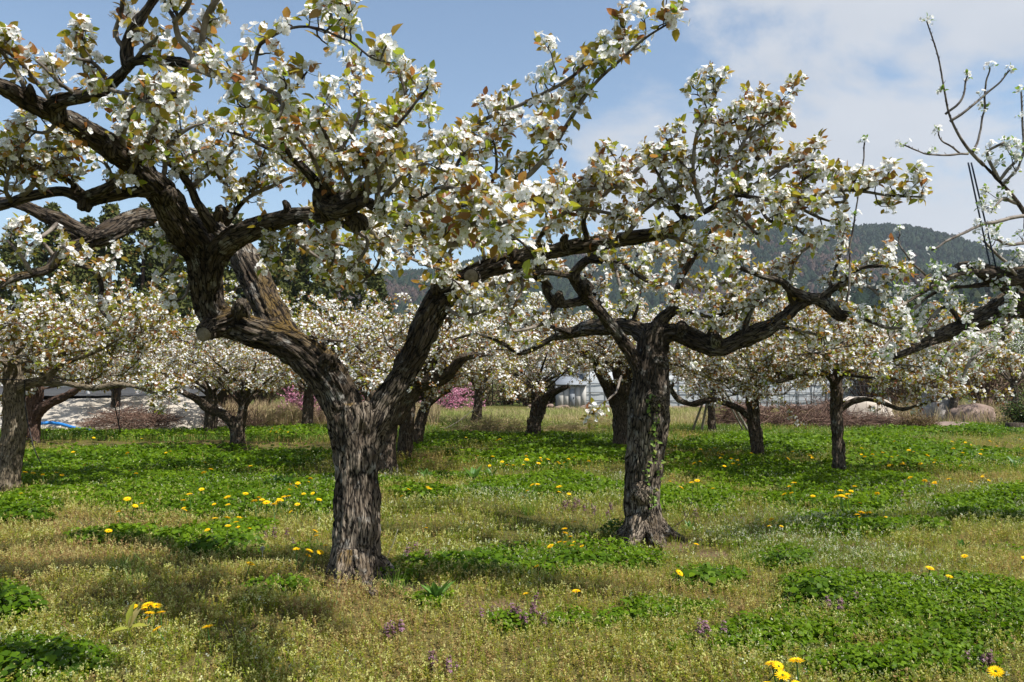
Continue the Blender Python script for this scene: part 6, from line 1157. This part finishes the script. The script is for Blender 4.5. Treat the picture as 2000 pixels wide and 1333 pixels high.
for a, b, lb in [(412, 1240, 'lone dandelion in the dry grass right of the front left clump'), (1498, 1287, 'lone tall dandelion just above the bottom edge clump'), (1033, 1150, 'dandelion alone in the middle foreground, bigger and nearer'), (1127, 1154, 'dandelion alone right of the middle foreground one'), (1058, 1092, 'dandelion tilted in the dark weeds between the two big trunks'), (1848, 1127, 'lone dandelion in the dry grass at right foreground'), (1807, 1117, 'smaller lone dandelion left of the right foreground one'), (1354, 1054, 'lone dandelion right of the foot of the second trunk'), (1305, 1107, 'small lone dandelion below the second trunk'), (477, 1111, 'single shaded dandelion left of the largest trunk foot'), (830, 1023, 'dandelion above the weeds right of the largest trunk'), (209, 1033, 'lone small dandelion in the left dry grass'), (335, 1238, 'half-hidden dandelion below the front left clump'), (1890, 1090, 'dandelion alone in the dry strip at right'), (1988, 1083, 'dandelion alone at the right edge')]:
    dandelion(a, b, lb, 'lone dandelions')
far = [(330, 905, 250, 25, 13), (250, 975, 200, 22, 12), (560, 970, 90, 22, 12), (480, 960, 110, 20, 6), (800, 960, 40, 8, 4), (1010, 900, 60, 14, 12), (1085, 900, 40, 10, 8), (1090, 955, 60, 10, 6), (1360, 880, 70, 12, 10), (1420, 900, 60, 14, 9), (1340, 945, 60, 10, 5), (1580, 890, 60, 10, 8), (1720, 890, 80, 14, 14), (1660, 960, 50, 12, 10), (1790, 905, 70, 12, 9), (1870, 940, 80, 18, 9), (1700, 1005, 50, 8, 5), (1930, 880, 60, 12, 6), (1560, 950, 50, 10, 5), (545, 838, 14, 3, 6), (200, 855, 150, 8, 5), (980, 860, 120, 8, 4), (1860, 862, 120, 5, 8), (60, 925, 50, 8, 6)]
for (a, b, c, d, n) in far:
    for k in range(n):
        px_, py_ = a + rng.normal() * c * .55, b + rng.normal() * d * .5
        py_ = max(py_, 834); dist = 'far ' if py_ < 885 else ''
        dandelion(px_, py_, f'{dist}small dandelion scattered {nearest_tree(px_)}', f'{dist}dandelions scattered {nearest_tree(px_)}', 1.15)
cm = MB(); dirs = runit(90); btubes(cm, np.stack([np.zeros((90, 3)) + [0, 0, .14], [0, 0, .14] + dirs * .011, [0, 0, .14] + dirs * .019], 1), np.full(90, .0008), np.full(90, .0016), 3); tube(cm, np.array([(0, 0, -.01, .002), (0, 0, .07, .002), (0, 0, .14, .002)]), 5)
cme = cm.mesh('dandelion_clock', [M['clock']])
for a, b, lb in [(1212, 940, 'white dandelion seed head left of the second trunk'), (512, 1108, 'white dandelion seed head in the shade left of the largest trunk'), (752, 946, 'white dandelion seed head right of the largest trunk'), (1567, 895, 'white dandelion seed head near the slim straight pear trunk')]:
    o = link('dandelion_clock', cme, None, G(a, b + 6)); tag(o, lb, 'flower', 'dandelion seed heads')

def nettle_mesh(seed):
    r = np.random.default_rng(seed); mb = MB(); n = 26; a = r.random(n) * 6.28; z = r.uniform(.05, .12, n); D = np.stack([np.cos(a), np.sin(a), r.uniform(-.5, .1, n)], -1)
    put(mb, LEAFS_V * np.array([1.6, 1, 1]), LEAFS_F, np.stack([np.cos(a) * .004, np.sin(a) * .004, z], -1), unit(np.stack([np.cos(a) * .5, np.sin(a) * .5, np.ones(n)], -1)), .020 * (1.25 - (z - .05) * 8), D, None, 0, r.random(n))
    tube(mb, np.array([(0, 0, -.02, .003), (0, 0, .06, .0025), (0, 0, .12, .002)]), 4, 1, rnd=0.3); return mb.mesh('dead_nettle', [M['purple'], M['stalk']])
NM = [nettle_mesh(k) for k in range(3)]
for (a, b, c, d, n, where) in [(1135, 1002, 55, 10, 22, 'in the drift left of the second trunk'), (1020, 1218, 50, 14, 11, 'in the middle foreground group'), (805, 1098, 35, 8, 10, 'right of the foot of the largest trunk'), (1385, 1252, 45, 14, 5, 'in the weeds at the bottom right of centre'), (1640, 1202, 28, 5, 5, 'below the round weed clump at right'), (1925, 1322, 30, 8, 5, 'in the bottom right corner'), (1370, 1012, 50, 10, 6, 'in the dry grass right of the second trunk'), (860, 1318, 50, 10, 6, 'at the bottom edge left of the middle'), (760, 1262, 35, 12, 5, 'in the dry grass below the largest trunk'), (530, 1070, 40, 20, 6, 'left of the largest trunk'), (1760, 965, 60, 16, 10, 'right of the slim straight pear trunk'), (1310, 900, 40, 14, 8, 'behind the second trunk')]:
    for k in range(n):
        p = G(a + rng.normal() * c * .6, b + rng.normal() * d * .6); o = link('dead_nettle', NM[rng.integers(3)], None, p); s = rng.uniform(.8, 1.3); o.scale = (s, s, s); o.rotation_euler = (rng.normal() * .15, rng.normal() * .15, rng.random() * 6)
        tag(o, f'purple dead-nettle spike {where}', 'flower', f'dead-nettles {where}')
# dock plants, weed clumps, grass tufts
def dock(px, py, n, L_, label):
    p = G(px, py); a = rng.random(n) * 6.283; D = unit(np.stack([np.cos(a) * .6, np.sin(a) * .6, rng.uniform(.5, 1.4, n)], -1)); nr = unit(np.stack([-np.cos(a), -np.sin(a), np.full(n, .6)], -1)); nr = unit(nr - D * np.sum(nr * D, 1, keepdims=True))
    mb = MB(); put(mb, LEAF_V * np.array([.5, 1, 1]), LEAF_F, np.zeros((n, 3)) + p + D * .02, nr, L_ * rng.uniform(.6, 1.2, n), D, None, 0, rng.random(n)); mb.thing('dock_plant', M['dock'], label, 'weed')
for a, b, n, L_, lb in [(833, 938, 9, .20, 'dock plant with broad leaves just right of the lichen-grey trunk'), (925, 945, 14, .24, 'tallest dock plant with upright leaves between the two big trunks'), (960, 938, 7, .2, 'small dock plant right of the tallest one'), (536, 948, 8, .16, 'pale dock plant left of the row of dandelions'), (562, 950, 9, .2, 'dark dock plant beside the row of dandelions'), (1785, 895, 14, .2, 'dock plant right of the slim straight pear trunk'), (1900, 898, 12, .19, 'dock plant in the open grass toward the right edge'), (1985, 915, 14, .22, 'dock plant cut by the right edge'), (852, 1178, 12, .15, 'bright green leafy dock right of the foot of the largest trunk'), (1880, 1075, 5, .12, 'dark dock leaf in the dry strip at right'), (1345, 1030, 8, .12, 'bluish dock leaves right of the second trunk')]:
    dock(a, b, n, L_, lb)
def weed_clump(px, py, R, n, L_, h, label, m='weed'):
    p = G(px, py); q = np.sqrt(rng.random(n)); a = rng.random(n) * 6.283; z = h * np.sqrt(np.clip(1 - q ** 2, .05, 1)) * rng.uniform(.45, 1.05, n); c = p + np.stack([np.cos(a) * q * R, np.sin(a) * q * R * .7, z], -1)
    mb = MB(); out = np.stack([np.cos(a), np.sin(a), np.zeros(n)], -1); put(mb, WEED_V, WEED_F, c, unit(np.array([0, -.1, 1.0]) + out * .5 * q[:, None] + rng.normal(size=(n, 3)) * .3), L_ * rng.uniform(.6, 1.3, n), out + rng.normal(size=(n, 3)) * .5, None, 0, np.clip(.35 + rng.normal(size=n) * .2 + .2 * (z / h - .6), 0, 1)); mb.thing('weed_clump', M[m], label, 'weed')
for a, b, R, n, L_, h, lb in [(1605, 1178, .26, 330, .042, .17, 'round dark green weed clump alone in the dry grass at right'), (1372, 1143, .22, 170, .055, .13, 'broad-leaved weed clump between the second trunk and the right foreground'), (1540, 1104, .2, 260, .032, .13, 'fine-leaved weed clump beside a pale grass tuft, right of the second trunk'), (38, 1018, .35, 300, .05, .17, 'dark weed clump at the left edge below the pale trunk'), (5, 1215, .25, 260, .045, .2, 'shaded weed clump at the left edge in the foreground'), (60, 1325, .35, 320, .045, .14, 'weed clump filling the bottom left corner'), (440, 1088, .36, 420, .045, .16, 'dark weed clump left of the largest trunk, in shade'), (920, 1115, .5, 520, .042, .14, 'long dark weed clump right of the largest trunk'), (1130, 1108, .4, 380, .045, .13, 'weed clump in front of the second trunk'), (1210, 1040, .22, 300, .03, .17, 'feathery dark weed clump at the left foot of the second trunk')]:
    weed_clump(a, b, R, n, L_, h, lb)
def tuft(px, py, n, h, label, R=.05):
    p = G(px, py); x = p[0] + rng.normal(size=n) * R; y = p[1] + rng.normal(size=n) * R; mb = MB(); blades(mb, x, y, rng.uniform(.004, .007, n), h * rng.uniform(.5, 1.2, n), np.clip(.5 + rng.normal(size=n) * .25, 0, 1), .32); mb.thing('grass_tuft', M['turf'], label, 'grass')
for a, b, n, h, lb in [(238, 1130, 60, .2, 'dark tuft of long grass blades at left foreground'), (272, 1160, 50, .17, 'smaller long-bladed tuft above the front left dandelions'), (1460, 1098, 110, .14, 'pale green grass tuft left of the fine-leaved weed clump'), (1030, 1008, 80, .16, 'grass tuft between the two big trunks'), (770, 1165, 90, .15, 'grass tuft at the right foot of the largest trunk'), (620, 1195, 50, .12, 'small grass tuft below the left side of the largest trunk')]:
    tuft(a, b, n, h, lb)
p = G(250, 1272); mb = MB(); D = unit(np.array([(.15, 0, 1.0), (.45, -.1, .8), (.9, -.2, .25), (-.8, -.1, -.1), (.3, .1, .9)])); nr = unit(np.array([(-.3, -1, .2), (-.3, -.9, .3), (-.1, -.4, 1), (.1, -.4, 1), (-.6, -.8, .2)])); nr = unit(nr - D * np.sum(nr * D, 1, keepdims=True))
put(mb, LEAF_V * np.array([.52, 1, 1]), LEAF_F, np.tile(p + [0, 0, .09], (5, 1)), nr, np.array([.15, .13, .12, .10, .12]), D, None, 0, np.array([.1, .9, .4, .3, .95])); tube(mb, np.array([(p[0], p[1], p[2] - .02, .004), (p[0], p[1], p[2] + .05, .004), (p[0], p[1], p[2] + .1, .003)]), 6, 0, rnd=.2); mb.thing('bamboo_sprout', M['bamboo'], 'yellow-green bamboo-grass sprout in the dry grass at front left', 'plant')

# ------------------------------------------------------------------ air
HAZE = 0.00013
hz = MB(); box(hz, (-2600, -60, -2.0), (2600, 2200, 420)); ho_ = hz.build('haze', [], None, smooth=False); tag(ho_, 'thin bluish air between the orchard and the mountain', 'haze', kind='stuff')
m, t = mat('air'); pv = nd(t, 'ShaderNodeVolumePrincipled'); pv.inputs['Color'].default_value = (0.72, 0.82, 0.95, 1); pv.inputs['Density'].default_value = HAZE; pv.inputs['Anisotropy'].default_value = 0.2
o_ = nd(t, 'ShaderNodeOutputMaterial'); t.links.new(pv.outputs[0], o_.inputs['Volume']); ho_.data.materials.append(m)
